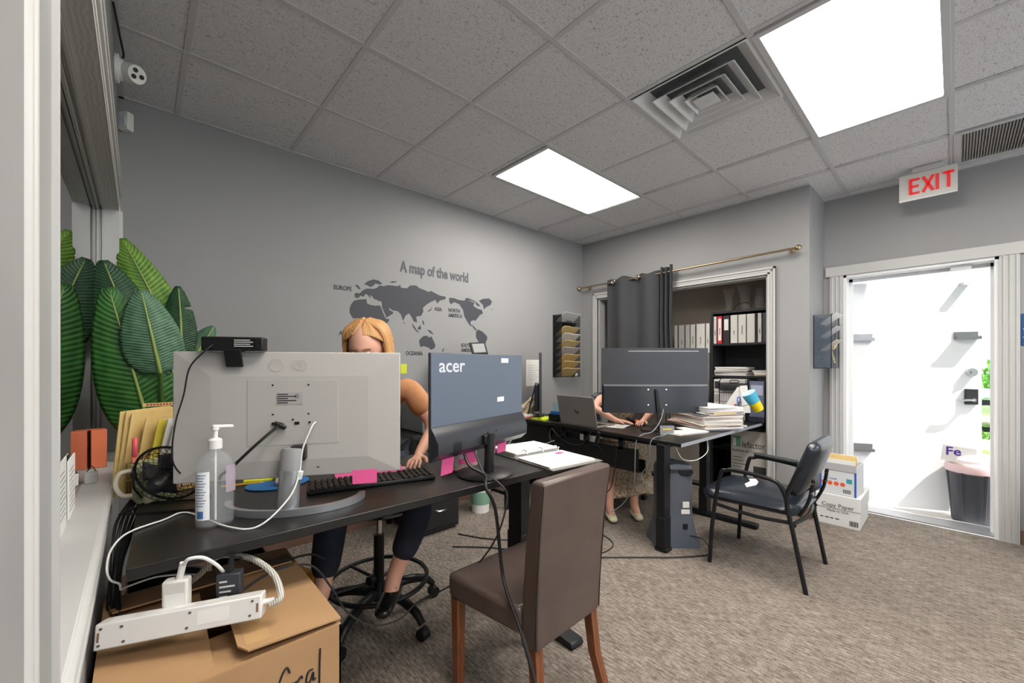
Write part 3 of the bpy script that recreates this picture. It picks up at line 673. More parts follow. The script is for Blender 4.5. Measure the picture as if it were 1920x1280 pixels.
for k in range(26):
    o = bpy.data.objects.new('bead', bd); COL.objects.link(o); o.parent = t
    q = k/25; o.location = (.05*math.cos(q*9)*(1 if q < .7 else .6)+.03, -.02*math.sin(q*7)-.005, .02*math.sin(q*11)+.03 if q < .7 else .03-(q-.7)*.42)
# ================================================================ map decal on the long wall
t = thing('world_map_decal', 'dark grey world map decal with continent names on the long wall', 'wall decal', (0, YW, 0))
dec_m = mat('decal_grey', (64, 66, 74), .6)
MAP = [
  [(1.216,1.804),(1.224,1.778),(1.246,1.778),(1.263,1.799),(1.286,1.792),(1.306,1.819),(1.326,1.806),(1.344,1.785),(1.338,1.813),(1.361,1.801),(1.373,1.783),(1.397,1.782),(1.403,1.774),(1.433,1.772),(1.439,1.747),(1.437,1.728),(1.458,1.687),(1.476,1.645),(1.536,1.685),(1.526,1.699),(1.503,1.706),(1.496,1.729),(1.526,1.71),(1.577,1.705),(1.603,1.681),(1.623,1.629),(1.642,1.672),(1.676,1.697),(1.698,1.671),(1.723,1.63),(1.753,1.626),(1.744,1.674),(1.792,1.684),(1.813,1.724),(1.809,1.755),(1.849,1.79),(1.892,1.817),(1.936,1.837),(1.954,1.807),(1.981,1.835),(2.004,1.844),(2.039,1.854),(2.042,1.877),(1.981,1.88),(1.922,1.899),(1.889,1.911),(1.863,1.899),(1.82,1.912),(1.778,1.919),(1.744,1.94),(1.689,1.933),(1.656,1.904),(1.603,1.903),(1.596,1.927),(1.577,1.912),(1.526,1.911),(1.488,1.909),(1.451,1.896),(1.415,1.897),(1.397,1.877),(1.367,1.862),(1.344,1.863),(1.309,1.858),(1.286,1.846),(1.274,1.834),(1.257,1.815),(1.229,1.817)],
  [(1.292,1.89),(1.32,1.918),(1.367,1.939),(1.409,1.936),(1.442,1.914),(1.415,1.903),(1.385,1.91),(1.361,1.884),(1.338,1.875),(1.32,1.885),(1.306,1.888)],
  [(1.218,1.871),(1.241,1.88),(1.257,1.86),(1.265,1.846),(1.243,1.85),(1.235,1.862)],
  [(1.501,1.932),(1.526,1.947),(1.574,1.95),(1.539,1.934)],
  [(1.18,1.69),(1.191,1.724),(1.213,1.754),(1.252,1.767),(1.309,1.776),(1.315,1.742),(1.344,1.734),(1.385,1.732),(1.421,1.738),(1.433,1.714),(1.451,1.669),(1.47,1.635),(1.503,1.632),(1.482,1.601),(1.451,1.576),(1.403,1.527),(1.397,1.48),(1.367,1.433),(1.332,1.432),(1.315,1.477),(1.309,1.544),(1.286,1.61),(1.246,1.624),(1.207,1.618),(1.18,1.657)],
  [(1.771,1.466),(1.778,1.478),(1.813,1.511),(1.849,1.516),(1.87,1.501),(1.892,1.512),(1.914,1.477),(1.933,1.44),(1.929,1.412),(1.892,1.394),(1.863,1.412),(1.82,1.424),(1.785,1.416)],
  [(2.078,1.872),(2.136,1.874),(2.184,1.863),(2.25,1.863),(2.267,1.879),(2.317,1.864),(2.369,1.855),(2.352,1.826),(2.386,1.808),(2.421,1.798),(2.457,1.794),(2.471,1.764),(2.43,1.742),(2.413,1.72),(2.378,1.683),(2.352,1.688),(2.326,1.675),(2.317,1.658),(2.331,1.638),(2.352,1.626),(2.317,1.633),(2.284,1.669),(2.25,1.714),(2.234,1.774),(2.193,1.824),(2.136,1.838),(2.097,1.814),(2.081,1.839)],
  [(2.25,1.877),(2.284,1.894),(2.335,1.882),(2.378,1.87),(2.421,1.847),(2.439,1.827),(2.395,1.83),(2.378,1.862),(2.317,1.871)],
  [(2.421,1.881),(2.475,1.905),(2.548,1.916),(2.585,1.891),(2.566,1.854),(2.511,1.827),(2.484,1.803),(2.471,1.844)],
  [(2.343,1.646),(2.378,1.613),(2.4,1.597),(2.386,1.59),(2.355,1.612)],
  [(2.386,1.579),(2.413,1.602),(2.466,1.583),(2.52,1.544),(2.526,1.523),(2.502,1.472),(2.475,1.443),(2.448,1.4),(2.43,1.369),(2.413,1.378),(2.421,1.441),(2.413,1.49),(2.386,1.524)],
  [(1.703,1.616),(1.723,1.593),(1.75,1.558),(1.778,1.537),(1.75,1.545),(1.716,1.58)],
  [(1.757,1.576),(1.785,1.603),(1.792,1.572),(1.771,1.561)],
  [(1.849,1.569),(1.885,1.563),(1.919,1.529),(1.885,1.54)],
  [(1.803,1.648),(1.818,1.636),(1.823,1.612),(1.809,1.611)],
  [(1.849,1.727),(1.885,1.749),(1.9,1.772),(1.892,1.743),(1.87,1.729)],
  [(1.626,1.623),(1.638,1.612),(1.632,1.603)],
  [(2.004,1.39),(2.024,1.414),(2.019,1.391),(2.004,1.377)],
  [(2.572,1.814),(2.598,1.811),(2.585,1.805)],
]
for p in MAP: MB().prism(p, -.0015, -.0002, 'y').build('landmass', dec_m, t)
tg_m = mat('decal_title', (84, 86, 92), .6)
text('title', 'A map of the world', .125, tg_m, t, (1.597, -.0016, 2.04), (PI/2, 0, 0), sx=.70, bold=.004)
for s_, x, z, sz in (('EUROPE', 1.061, 1.825, .046), ('ASIA', 1.925, 1.742, .046), ('AFRICA', 1.10, 1.485, .05), ('OCEANIA', 1.645, 1.345, .046), ('NORTH\nAMERICA', 2.07, 1.745, .046), ('SOUTH\nAMERICA', 2.21, 1.43, .046)):
    text('continent_name', s_, sz, dec_m, t, (x, -.0016, z), (PI/2, 0, 0), sx=.8, bold=.0012)
o = B(0, .055, -.002, 0, 0, .08).build('sticky_note', mat('note_yellow', (206, 214, 60), .8)); o.location = (1.60, YW-.001, 1.19); tag(o, 'yellow-green sticky note on the map wall beside the grey monitor', 'note')
t = thing('wall_notice', 'white printed sheet taped to the wall behind the edge-on monitor', 'paper', (3.17, YW, 1.03)); B(-.11, .11, -.002, 0, 0, .285).build('sheet', paper_m, t)
for k in range(7): B(-.08, .03+.04*(k % 3), -.0026, -.002, .22-.025*k, .223-.025*k).build('print_line', mat('print_grey', (150, 150, 150), .8), t)

# ================================================================ L-shaped standing desk
DZ = .75
t = thing('standing_desk', 'black L-shaped standing desk carrying the wide curved monitor and laptop', 'desk')
top = [(2.60, 1.205), (4.15, 1.145), (4.17, 1.72), (3.18, 1.74), (3.16, 2.42), (2.70, 2.42)]
MB().prism(top, DZ-.025, DZ).build('desktop', desk_m, t, bevel=.002)
MB().prism([(2.60, 1.2035), (4.15, 1.1435), (4.15, 1.145), (2.60, 1.205)], DZ-.024, DZ-.001).build('edge_sheen', mat('edge_sheen', (150, 154, 162), .25), t)  # pale strip paints in door light reflected along the desk edge
leg_m = mat('leg_black', (30, 31, 34), .4, metal=.3); leg2_m = mat('leg_inner', (120, 122, 128), .35, metal=.5)
for x, y in ((2.635, 1.345), (3.50, 1.42), (2.80, 2.30)):
    l = B(x-.04, x+.04, y-.03, y+.03, .03, DZ-.025).build('leg', leg_m, t, bevel=.003); B(x-.043, x+.043, y-.033, y+.033, .03, .23).build('sleeve', leg_m, l, bevel=.003)
B(3.47, 3.53, 1.02, 1.70, .0, .04).build('foot', leg_m, t, bevel=.01); B(2.595, 2.675, 1.30, 1.39, 0, .03).build('foot', leg_m, t, bevel=.008); B(2.77, 2.83, 2.1, 2.41, 0, .04).build('foot', leg_m, t, bevel=.01)
for b in ((2.66, 3.5, 1.34, 1.38, .69, .72), (2.70, 2.74, 1.36, 2.30, .69, .72)): B(*b).build('cross_rail', leg_m, t)
m = MB(); y0, y1 = 1.57, 2.46
m.prism([(2.70, .47), (2.80, .45), (2.80, .455), (2.705, .475), (2.705, .64), (2.70, .64)], y0, y1, 'y'); m.box(2.795, 2.80, y0, y1, .45, .55)
m.build('cable_tray', black_m, t)
for y in (1.72, 2.05, 2.3): B(2.70, 2.73, y-.02, y+.02, .62, .725).build('tray_hanger', leg_m, t)

# wide curved monitor seen from behind
ct, st_ = math.cos(.7425), math.sin(.7425)
t = thing('curved_monitor', 'wide dark curved monitor seen from behind on the standing desk', 'monitor', (2.995, 1.585, 0), -.7425)   # local +y = away from the camera
mon_m = mat('monitor_dark', (58, 60, 66), .42, bump=.04, bscale=200); mon2_m = mat('monitor_dark_gloss', (44, 46, 52), .25)
def shell(x0, x1, z0, z1, y, bow, th, n=20):
    m = MB()
    def fn(u, v): x = x0+(x1-x0)*u; k = (x-(x0+x1)/2)/((x1-x0)/2); return Vector((x, y-bow*(1-k*k)*0+bow*k*k, z0+(z1-z0)*v))
    def fb(u, v): p = fn(u, v); return p+Vector((0, th, 0))
    m.grid(fn, n, 1); m.grid(fb, n, 1)
    k = n+1; a = 2*k
    for i in range(n):
        m.f += [[i, i+1, a+i+1, a+i], [k+i, a+k+i, a+k+i+1, k+i+1]]; m.mi += [0, 0]
    m.f += [[0, a, a+k, k], [n, k+n, a+k+n, a+n]]; m.mi += [0, 0]
    return m
shell(-.42, .42, 1.105, 1.395, 0, .03, .022).build('upper_back', mon_m, t, smooth=True)
lw = shell(-.41, .41, .885, 1.105, -.012, .03, .035).build('lower_back', mon2_m, t, smooth=True)
shell(-.41, .41, 1.095, 1.108, -.016, .034, .03).build('vent_strip', mat('monitor_strip', (120, 122, 126), .3), t, smooth=True)
shell(-.30, .34, 1.366, 1.374, -.003, .02, .004).build('light_bar', mat('bar_grey', (150, 152, 156), .4), t, smooth=True)
shell(-.418, .418, .892, 1.39, .0222, .03, .002).build('screen', black_m, t, smooth=True)
for x in (-.07, .07):
    for z in (.95, 1.07): MB().cyl((x, -.018, z), (x, -.01, z), .006, n=10).build('screw', chrome_m, t)
MB().prism([(-.02, 1.07), (.0, 1.075), (.045, DZ+.012), (.005, DZ+.012)], -.03, -.018, 'y').build('stand_arm', black_m, t, bevel=.003)
MB().prism([(-.13, -.05), (.03, -.10), (.19, -.05), (.16, .10), (-.10, .10)], DZ+.001, DZ+.012).build('stand_base', black_m, t, bevel=.003)

# laptop
t = thing('laptop', 'silver laptop with open lid on the corner of the standing desk', 'laptop', (2.70, 2.118, DZ+.001))
sil_m = mat('laptop_silver', (150, 146, 142), .35, metal=.5)
B(.0, .245, -.19, .19, 0, .016).build('base', sil_m, t, bevel=.004)
for r in range(5):
    for k in range(12): B(.05+.021*r, .067+.021*r, -.16+.027*k, -.137+.027*k, .016, .018).build('key', black_m, t)
lid = B(-.009, 0, -.19, .19, 0, .245).build('lid', sil_m, t, bevel=.003); lid.rotation_euler = (0, -.22, 0); lid.location = (.0, 0, .016)
B(0, .001, -.18, .18, .012, .237).build('screen', black_m, lid)
text('emblem', 'hp', .05, ink_m, lid, (-.0096, .022, .10), (PI/2, 0, -PI/2))

# desk things near the curved monitor
t = stack('paper_stack', 'tall pile of white and cream papers at the desk end by the closet', (3.47, 1.41, DZ+.001), .33, .46, 26, .0068, [paper_m, paper_m, gp_m, cp_m, lp_m, pk_m], rz=-.55, seed=11, jit=.016)
B(-.1, .1, -.246, -.232, .13, .14).build('cream_folder', manila_m, t)
t = stack('paper_stack', 'flat white papers lying on the standing desk beneath the curved monitor', (3.06, 1.42, DZ+.001), .30, .24, 3, .003, [paper_m, gp_m], rz=-.3, seed=12)
t = stack('paper_stack', 'spread white papers on the standing desk right of the laptop', (2.93, 1.95, DZ+.001), .22, .26, 3, .002, [paper_m, gp_m], rz=.3, seed=13)
t = thing('name_plate', 'small black card with yellow lettering in a clear stand under the monitor', 'name plate', (2.88, 1.44, DZ+.001), -.7425)
MB().obox((0, 0, .035), (.10, .003, .06), (-.15, 0, 0)).build('card', black_m, t); MB().obox((0, -.003, .03), (.104, .002, .064), (-.15, 0, 0)).build('holder', mat('clear_acrylic', (230, 232, 235), .05, alpha=.25), t)
[MB().obox((-.03+.012*q, -.0055, .036), (.009, .001, .010), (-.15, 0, 0)).build('yellow_mark', mat('yellow_ink', (226, 200, 40), .6), t) for q in range(6)]
o = MB().lathe([(0, 0), (.032, 0), (.042, .10), (.039, .10), (.030, .006), (0, .006)], 20).build('paper_cup', mat('cup_pale', (214, 220, 222), .5), smooth=True); o.location = (3.08, 2.13, DZ+.001); tag(o, 'pale cup on the standing desk between the laptop and curved monitor', 'cup')
t = thing('tape_gun', 'dark tape dispenser with an orange end on the standing desk', 'tape dispenser', (3.12, 1.87, DZ+.001), -.3)
MB().obox((0, 0, .025), (.14, .03, .02), (0, .5, 0)).build('handle', black_m, t, bevel=.004); MB().cyl((.06, -.02, .018), (.06, .02, .018), .017, n=16).build('orange_wheel', orange_m, t)
# black mesh letter organiser, pens and the two coloured cup
t = thing('mesh_organizer', 'black wire mesh file organiser on the desk in front of the bookshelf', 'organizer', (4.03, 1.31, DZ-.0))
z0 = .002
for y in (.19, -.045, -.16): B(-.003, .003, y-.16 if False else y-.003, y+.003, 0, .01).build('foot_bar', wire_m, t)
MB().tube([(0, .19, z0), (0, .19, .36), (0, .175, .385), (0, -.05, .39), (0, -.055, z0)], .005, 6).build('frame', wire_m, t, smooth=True)
MB().tube([(0, .10, .36), (0, .09, .37), (0, .03, .37), (0, .02, .36), (0, .03, .345), (0, .09, .345)], .004, 6, closed=True).build('handle_ring', wire_m, t, smooth=True)
for z in (.10, .17, .25, .33): MB().cyl((0, .19, z), (0, -.055, z), .0025, n=6).build('cross_wire', wire_m, t)
for y in [.19-.02*k for k in range(1, 12)]: MB().cyl((.004, y, .01), (.004, y, .33), .0012, n=5).build('upright_wire', wire_m, t)
B(.001, .005, -.055, .19, .27, .345).build('top_mesh', mesh_m, t)
B(.02, .24, -.055, .19, 0, .004).build('tray', wire_m, t)
t = thing('file_holder', 'dark magazine file with grey documents at the right of the mesh organiser', 'organizer', (4.03, 1.19, DZ+.001))
m = MB(); m.box(0, .24, -.065, -.062, 0, .38); m.box(0, .24, .062, .065, 0, .38); m.box(.236, .24, -.065, .065, 0, .38); m.box(0, .24, -.065, .065, 0, .004); m.box(0, .003, -.065, .065, 0, .05); m.build('case', mat('file_navy', (38, 42, 54), .5), t)
B(.01, .014, -.058, .058, .006, .365).build('sheet', mat('doc_blue_grey', (92, 98, 118), .6), t); B(.006, .009, -.05, .045, .24, .33).build('sheet', mat('doc_pale', (150, 156, 176), .6), t)
for k in range(3):
    t = thing('document_box', ('white printed carton behind the mesh organiser, lowest', 'white printed carton behind the mesh organiser, middle', 'white printed carton behind the mesh organiser, topmost with black print')[k], 'box', (4.06, 1.46, DZ+.005+.125*k)); B(0, .2, -.17+.04*k*0, .10, 0, .12).build('carton', mat('carton_pale', (196, 194, 192), .7), t); B(-.001, 0, .05, .095, .03, .10).build('print', ink_m if k == 2 else mat('print_grey', (150,150,150), .8), t)
t = thing('pen_cup', 'black mesh pen cup crowded with pens on the desk end', 'pen cup', (3.93, 1.33, DZ+.001))
MB().lathe([(0, 0), (.04, 0), (.045, .10), (.042, .10), (.037, .004), (0, .004)], 18).build('cup', mesh_m, t, smooth=True)
for k in range(5):
    a = k*1.3; pm = (orange_m, blue_m, white_m, mat('pen_tan', (196, 150, 96), .5), red_m)[k % 5]
    o = MB().cyl((0, 0, 0), (0, 0, .15), .004, n=8).cyl((0, 0, .15), (0, 0, .16), .004, .001, n=8).build('pen', pm); o.location = (3.93+.018*math.cos(a), 1.33+.018*math.sin(a), DZ+.006); o.rotation_euler = (.16*math.sin(a), -.16*math.cos(a), 0)
    tag(o, ('orange', 'blue', 'white', 'tan wooden', 'red')[k]+' pen standing in the black mesh cup', 'pen', 'pens in the black mesh cup')
o = MB().obox((0,0,.11), (.004, .07, .22), (0,0,0)).build('document', paper_m); o.location = (3.95, 1.40, DZ+.11); o.rotation_euler = (.55, 0, 0); tag(o, 'white card leaning across the mesh organiser', 'card')
o = MB().obox((0,0,.11), (.004, .06, .24), (0,0,0)).build('document', paper_m); o.location = (3.93, 1.235, DZ+.10); o.rotation_euler = (-.12, 0, 0); tag(o, 'white card standing beside the blue and yellow cup', 'card')
t = thing('scissors', 'blue-handled scissors standing in front of the mesh organiser', 'scissors', (3.90, 1.29, DZ+.10))
MB().tube([(0, .012*math.cos(a), .10+.03*math.sin(a)) for a in [2*PI*i/14 for i in range(14)]], .004, 6, closed=True).build('handle', blue_m, t, smooth=True); B(-.001, .001, -.006, .006, -.08, .075).build('blade', chrome_m, t)
t = thing('striped_cup', 'tilted paper cup, sky blue above and yellow below, by the organiser', 'cup', (3.62, 1.085, .965))
c1 = MB().lathe([(.045, 0), (.052, .085), (.050, .085), (.043, 0)], 22).build('blue_half', mat('sky_blue', (72, 168, 204), .5), t, smooth=True); c2 = MB().lathe([(0, -.075), (.036, -.075), (.045, 0), (.043, 0), (.034, -.072), (0, -.072)], 22).build('yellow_half', mat('cup_yellow', (232, 206, 20), .5), t, smooth=True)
MB().lathe([(.052, .085), (.054, .087), (.052, .089), (.049, .087)], 22).build('rim', mat('rim_pale', (190, 220, 230), .4), t, smooth=True)
t.rotation_euler = Vector((-.35, .33, .75)).to_track_quat('Z', 'Y').to_euler()
t = thing('flag_stick', 'thin clip arm holding the blue and yellow cup above the desk edge', 'stand', (3.70, 1.20, DZ+.001))
MB().lathe([(0,0),(.04,0),(.04,.008),(.006,.012),(.006,.17),(0,.17)], 18).build('post', white_m, t, smooth=True); MB().tube([(0,0,.165),(-.03,-.05,.185),(-.05,-.085,.20)], .004, 6, sub=3).build('arm', white_m, t, smooth=True)

# tower heater behind the desk leg
t = thing('tower_heater', 'dark grey tower heater with carry handle standing by the desk leg', 'heater', (2.82, 1.37, 0), -.7425)
ht_m = mat('heater_grey', (84, 89, 100), .38)
def hb(u, v):
    z = .575*v; a = 2*PI*u; fl = max(0, 1-v/.42); w = .125+.045*fl**1.6; dp = .10+.03*fl
    k = 1 + .10*fl*math.cos(4*a)*-1
    c = math.copysign(abs(math.cos(a))**.7, math.cos(a)); s_ = math.copysign(abs(math.sin(a))**.7, math.sin(a))
    if v > .96: w *= .93; dp *= .9
    return Vector((w*c*k, dp*s_*k, z - (.02*abs(c) if v > .9 else 0)))
bd_ = MB(); bd_.grid(hb, 48, 24); bd_.add([hb(i/48, 1) for i in range(48)], [tuple(range(48))]); bd_.build('body', ht_m, t, smooth=True, weld=True)
MB().prism([(.0, .515), (.02, .495), (.085, .495), (.105, .515), (.10, .54), (.005, .54)], -.106, -.090, 'y').build('handle_recess', black_m, t, bevel=.004)
for k in range(8): B(-.115+.015*k, -.108+.015*k, -.1045, -.094, .515, .54).build('vent_slot', black_m, t)
for x0, x1, z0, z1 in ((.03, .075, .275, .315), (.02, .078, .232, .262)): B(x0, x1, -.105, -.0995, z0, z1).build('rating_label', paper_m, t)
B(.03, .06, -.116, -.108, .13, .165).build('socket', black_m, t)
cable('power_cable', 'black power cord curling from the tower heater across the carpet', [(2.80, 1.235, .085), (2.84, 1.16, .07), (2.80, 1.10, .012), (2.68, 1.16, .008), (2.55, 1.26, .008), (2.40, 1.40, .008), (2.15, 1.62, .008), (1.95, 1.75, .008)], .004, black_m)
cable('floor_cable', 'black cable lying on the carpet under the standing desk', [(2.0, 1.72, .006), (2.25, 1.60, .006), (2.45, 1.62, .006), (2.52, 1.80, .006), (2.35, 1.95, .006), (2.1, 1.98, .006)], .0035, black_m)
cable('desk_cable', 'grey cable hanging from the curved monitor over the desk front', [(2.98, 1.52, .92), (2.90, 1.50, .85), (2.78, 1.50, .775), (2.66, 1.52, .76), (2.632, 1.55, .70), (2.63, 1.56, .45), (2.66, 1.60, .35), (2.66, 1.68, .22), (2.62, 1.76, .15)], .004, mat('cable_grey', (120, 122, 126), .5))
cable('desk_cable', 'thin grey cable looping below the name plate to the floor', [(2.90, 1.44, .77), (2.76, 1.40, .762), (2.612, 1.42, .74), (2.615, 1.44, .58), (2.62, 1.50, .48), (2.62, 1.44, .40)], .003, MATS['cable_grey'])
cable('desk_cable', 'white cable pair drooping under the right end of the standing desk', [(2.72, 1.30, .70), (2.74, 1.26, .62), (2.86, 1.22, .60), (3.0, 1.2, .64), (3.05, 1.22, .72)], .003, white_m)
cable('desk_cable', 'black cable loop hanging from the cable tray toward the floor', [(2.69, 1.75, .62), (2.66, 1.75, .45), (2.67, 1.80, .30), (2.66, 1.90, .25), (2.66, 2.0, .30)], .004, black_m)
cable('desk_cable', 'tangle of black cables clipped to the desk edge below the laptop', [(2.72, 1.90, .76), (2.66, 1.95, .74), (2.66, 2.05, .62), (2.67, 2.2, .60), (2.68, 2.35, .66), (2.69, 2.42, .70), (2.66, 2.40, .60), (2.66, 2.25, .58)], .005, black_m)
t = thing('cable_bundle', 'black cable splitter hanging below the laptop corner', 'cable', (2.655, 1.90, .74)); MB().obox((0, 0, -.06), (.02, .03, .12), (.3, 0, 0)).build('plug', black_m, t, bevel=.004); MB().tube([(0,0,-.1),(-.01,-.05,-.16),(0,-.03,-.22),(.01,.02,-.2)], .004, 6, sub=5).build('lead', black_m, t, smooth=True)

# ================================================================ credenza, edge-on monitor, printer table along the map wall
t = thing('credenza', 'black side desk with front panel between the standing desk and map wall', 'desk', (2.70, 2.74, 0))
B(0, .46, -.30, .34, .715, .745).build('desktop', desk_m, t, bevel=.002); B(.03, .05, -.29, .33, .36, .715).build('front_panel', desk_m, t)
for y0, y1 in ((-.29, -.26), (.30, .33)): B(.03, .44, y0, y1, 0, .715).build('side_panel', desk_m, t)
t = thing('office_monitor', 'thin black monitor seen edge-on on the black side desk', 'monitor', (2.92, 2.80, .746), 0)
av = math.atan2(2.80, 2.92); t.rotation_euler = (0, 0, av)     # local x along the line of sight
B(-.26, .26, -.035, -.01, .04, .63).build('panel', mon_m, t, bevel=.003); B(-.2, .2, -.01, .035, .07, .33).build('rear_hump', mon2_m, t, bevel=.012)
MB().obox((0, .065, .16), (.05, .014, .36), (.25, 0, 0)).build('stand_arm', black_m, t, bevel=.003); B(-.12, .12, -.06, .13, 0, .012).build('stand_base', black_m, t, bevel=.004)
t = thing('desk_phone', 'beige desk phone behind the blue-grey monitor', 'telephone', (2.78, 2.98, .746)); bei_m = mat('phone_beige', (206, 190, 160), .5)
MB().prism([(0, 0), (.2, 0), (.2, .12), (.05, .03), (0, .03)], -.08, .08, 'y').build('body', bei_m, t, bevel=.006); MB().tube([(.04, -.055, .08), (.12, -.055, .14), (.2, -.055, .17)], [.022, .014, .022], 10, sub=4).build('handset', bei_m, t, smooth=True)
o = B(0, .2, 0, .16, 0, .012).build('note_pad', mat('lime', (196, 214, 40), .7)); o.location = (2.74, 2.56, .746); tag(o, 'lime green pad on the black side desk', 'note pad')
t = stack('paper_stack', 'papers with an orange sheet on the black side desk', (2.80, 2.85, .746), .16, .16, 4, .007, [paper_m, orange_m, pk_m, gp_m], seed=21)
t = thing('letter_holder', 'black desk tray with blue and clear folders next to the laptop', 'organizer', (2.78, 2.47, .752))
m = MB(); m.box(0, .10, -.06, .06, 0, .005); m.box(0, .004, -.06, .06, 0, .06); m.box(.096, .1, -.06, .06, 0, .06); m.box(0, .1, -.06, -.056, 0, .06); m.box(0, .1, .056, .06, 0, .06); m.build('tray', black_m, t)
B(.02, .023, -.055, .055, .006, .085).build('folder', mat('folder_blue', (40, 110, 190), .5), t); B(.05, .053, -.05, .055, .006, .16).build('clear_sleeve', mat('sleeve_aqua', (150, 190, 205), .2, alpha=.5), t)
t = thing('printer_table', 'black metal table with low rails along the map wall', 'table', (2.03, 2.85, 0))
B(-.58, .36, -.22, .22, .72, .745).build('table_top', desk_m, t, bevel=.002)
for x in (-.565, .34):
    for y in (-.20, .20): B(x-.016, x+.016, y-.016, y+.016, 0, .72).build('leg', blackm_m, t)
    for z in (.12, .28): B(x-.01, x+.01, -.2, .2, z, z+.025).build('side_rail', blackm_m, t)
B(-.565, .34, .18, .20, .12, .145).build('back_rail', blackm_m, t)
t = thing('printer', 'grey office printer on the table behind the blue-grey monitor', 'printer', (2.14, 2.86, .746)); pr_m = mat('printer_grey', (112, 112, 114), .5)
B(-.24, .24, -.20, .20, 0, .42).build('body', pr_m, t, bevel=.01); B(-.24, .24, -.20, .20, .43, .60).build('scanner', mat('printer_dark', (88, 88, 92), .5), t, bevel=.01)
for z in (.05, .17, .29): B(-.22, .22, -.206, -.2, z, z+.10).build('paper_drawer', pr_m, t, bevel=.003)
B(.22, .40, -.17, .17, .585, .60).build('side_tray', white_m, t, bevel=.004)
pn = B(-.085, .085, -.012, 0, 0, .115).build('touch_panel', black_m, t, bevel=.004); pn.location = (.02, -.10, .60); pn.rotation_euler = (-.35, -.06, 0); B(-.065, .065, -.0135, -.012, .02, .10).build('screen', mat('screen_grey', (150, 152, 152), .3), pn)
t = thing('label_printer', 'low grey desktop device with buttons on the table by the map wall', 'printer', (1.72, 2.86, .746))
B(-.16, .16, -.17, .17, 0, .30).build('body', pr_m, t, bevel=.01); B(-.14, .14, -.176, -.17, .03, .14).build('paper_drawer', MATS['printer_dark'], t, bevel=.003)
for k in range(4): B(-.12+.06*k, -.08+.06*k, -.174, -.17, .25, .275).build('button', black_m, t)
t = thing('drawer_unit', 'black two-drawer cabinet with a silver pull under the printer table', 'cabinet', (1.67, 2.62, 0)); fc_m = mat('cabinet_black', (34, 34, 36), .35)
B(-.17, .17, 0, .42, .02, .62).build('body', fc_m, t, bevel=.004); B(-.15, .15, .02, .40, 0, .02).build('plinth', black_m, t)
for z in (.05, .33):
    dr = B(-.16, .16, -.014, -.001, z, z+.27).build('drawer', fc_m, t, bevel=.003); MB().tube([(-.045, -.012, z+.13), (-.03, -.03, z+.125), (.03, -.03, z+.125), (.045, -.012, z+.13)], .006, 8, sub=4).build('pull', chrome_m, dr, smooth=True)
t = thing('wipes_tub', 'white tub with a green label on the carpet by the table leg', 'tub', (2.18, 2.78, 0))
MB().lathe([(0, 0), (.075, 0), (.085, .21), (.085, .22), (0, .22)], 24).build('tub', white_m, t, smooth=True); MB().lathe([(.0795, .07), (.0845, .18)], 24).build('label', mat('label_green', (120, 160, 140), .6), t, smooth=True)
MB().lathe([(.088, .21), (.088, .235), (0, .24)], 24).build('lid', white_m, t, smooth=True)
cable('floor_cable', 'thin black cable curving over the carpet under the grey desk, near the tub', [(1.75, 2.5, .006), (1.85, 2.3, .006), (2.0, 2.15, .006), (2.2, 2.25, .006), (2.4, 2.4, .006)], .004, black_m)
cable('floor_cable', 'thin black cable crossing the carpet below the open binder', [(1.6, 2.35, .006), (1.75, 2.2, .006), (1.95, 1.98, .006), (2.2, 2.02, .006)], .004, black_m)

# ================================================================ guest armchair
t = thing('guest_armchair', 'black vinyl armchair with steel tube frame on the open carpet', 'chair', (2.96, .81, 0))
tub_m = mat('tube_black', (34, 35, 38), .35, metal=.4); vin_m = mat('vinyl_black', (36, 42, 51), .27, bump=.15, bscale=40)
for s_, nm in ((-1, 'near'), (1, 'far')):
    x = .255*s_
    MB().tube([(x*1.02, .255, 0), (x, .235, .30), (x, .19, .57), (x, .155, .605), (x, .10, .615), (x, -.08, .60), (x, -.135, .57), (x*1.0, -.165, .50)], .0125, 10, sub=5).build('front_leg', tub_m, t, smooth=True)
    MB().tube([(x*.99, -.255, 0), (x, -.20, .30), (x, -.165, .50), (x*.97, -.20, .62), (x*.93, -.235, .70)], .0125, 10, sub=5).build('rear_leg', tub_m, t, smooth=True)
    if s_ > 0: MB().obox((x, .02, .625), (.05, .26, .022), (.06, 0, 0)).build('arm_pad', mat('arm_pad_green', (38, 46, 44), .5), t, bevel=.008)
    MB().tube([(x, .215, .38), (x*.97, .0, .36), (x*.96, -.19, .37), (x*.99, -.195, .36)], .011, 8, sub=4).build('seat_rail', tub_m, t, smooth=True)
    MB().tube([(x*.70, -.21, .40), (x*.72, -.255, .50), (x*.72, -.275, .62)], .009, 8, sub=4).build('back_bracket', tub_m, t, smooth=True)
    for z in (.545, .60): MB().cyl((x*.72, -.278, z), (x*.72, -.262, z), .009, n=10).build('bolt', chrome_m, t)
MB().tube([(-.25, -.19, .365), (0, -.215, .36), (.25, -.19, .365)], .011, 8, sub=5).build('rear_stretcher', tub_m, t, smooth=True)
def cushion(w0, w1, d, h, nu=28, nv=28, bulge=.02, round_=.22):
    def sh(u, v, top):
        x = 2*u-1; y = 2*v-1; rx = math.sqrt(max(0, 1-.5*abs(y)**(2/round_)*.5)); ry = math.sqrt(max(0, 1-.5*abs(x)**(2/round_)*.5))
        w = w0+(w1-w0)*v; e = max(abs(x), abs(y)); edge = (1-e**6)
        return Vector((x*w/2*rx, y*d/2*ry, (h/2*edge**.5+bulge*(1-x*x)*(1-y*y)) if top else -(h/2*edge**.5)))
    m = MB(); m.grid(lambda u, v: sh(u, v, True), nu, nv); m.grid(lambda u, v: sh(u, v, False), nu, nv); return m
s_ = cushion(.48, .53, .56, .085).build('seat', vin_m, t, smooth=True, weld=True); s_.location = (0, .05, .43)
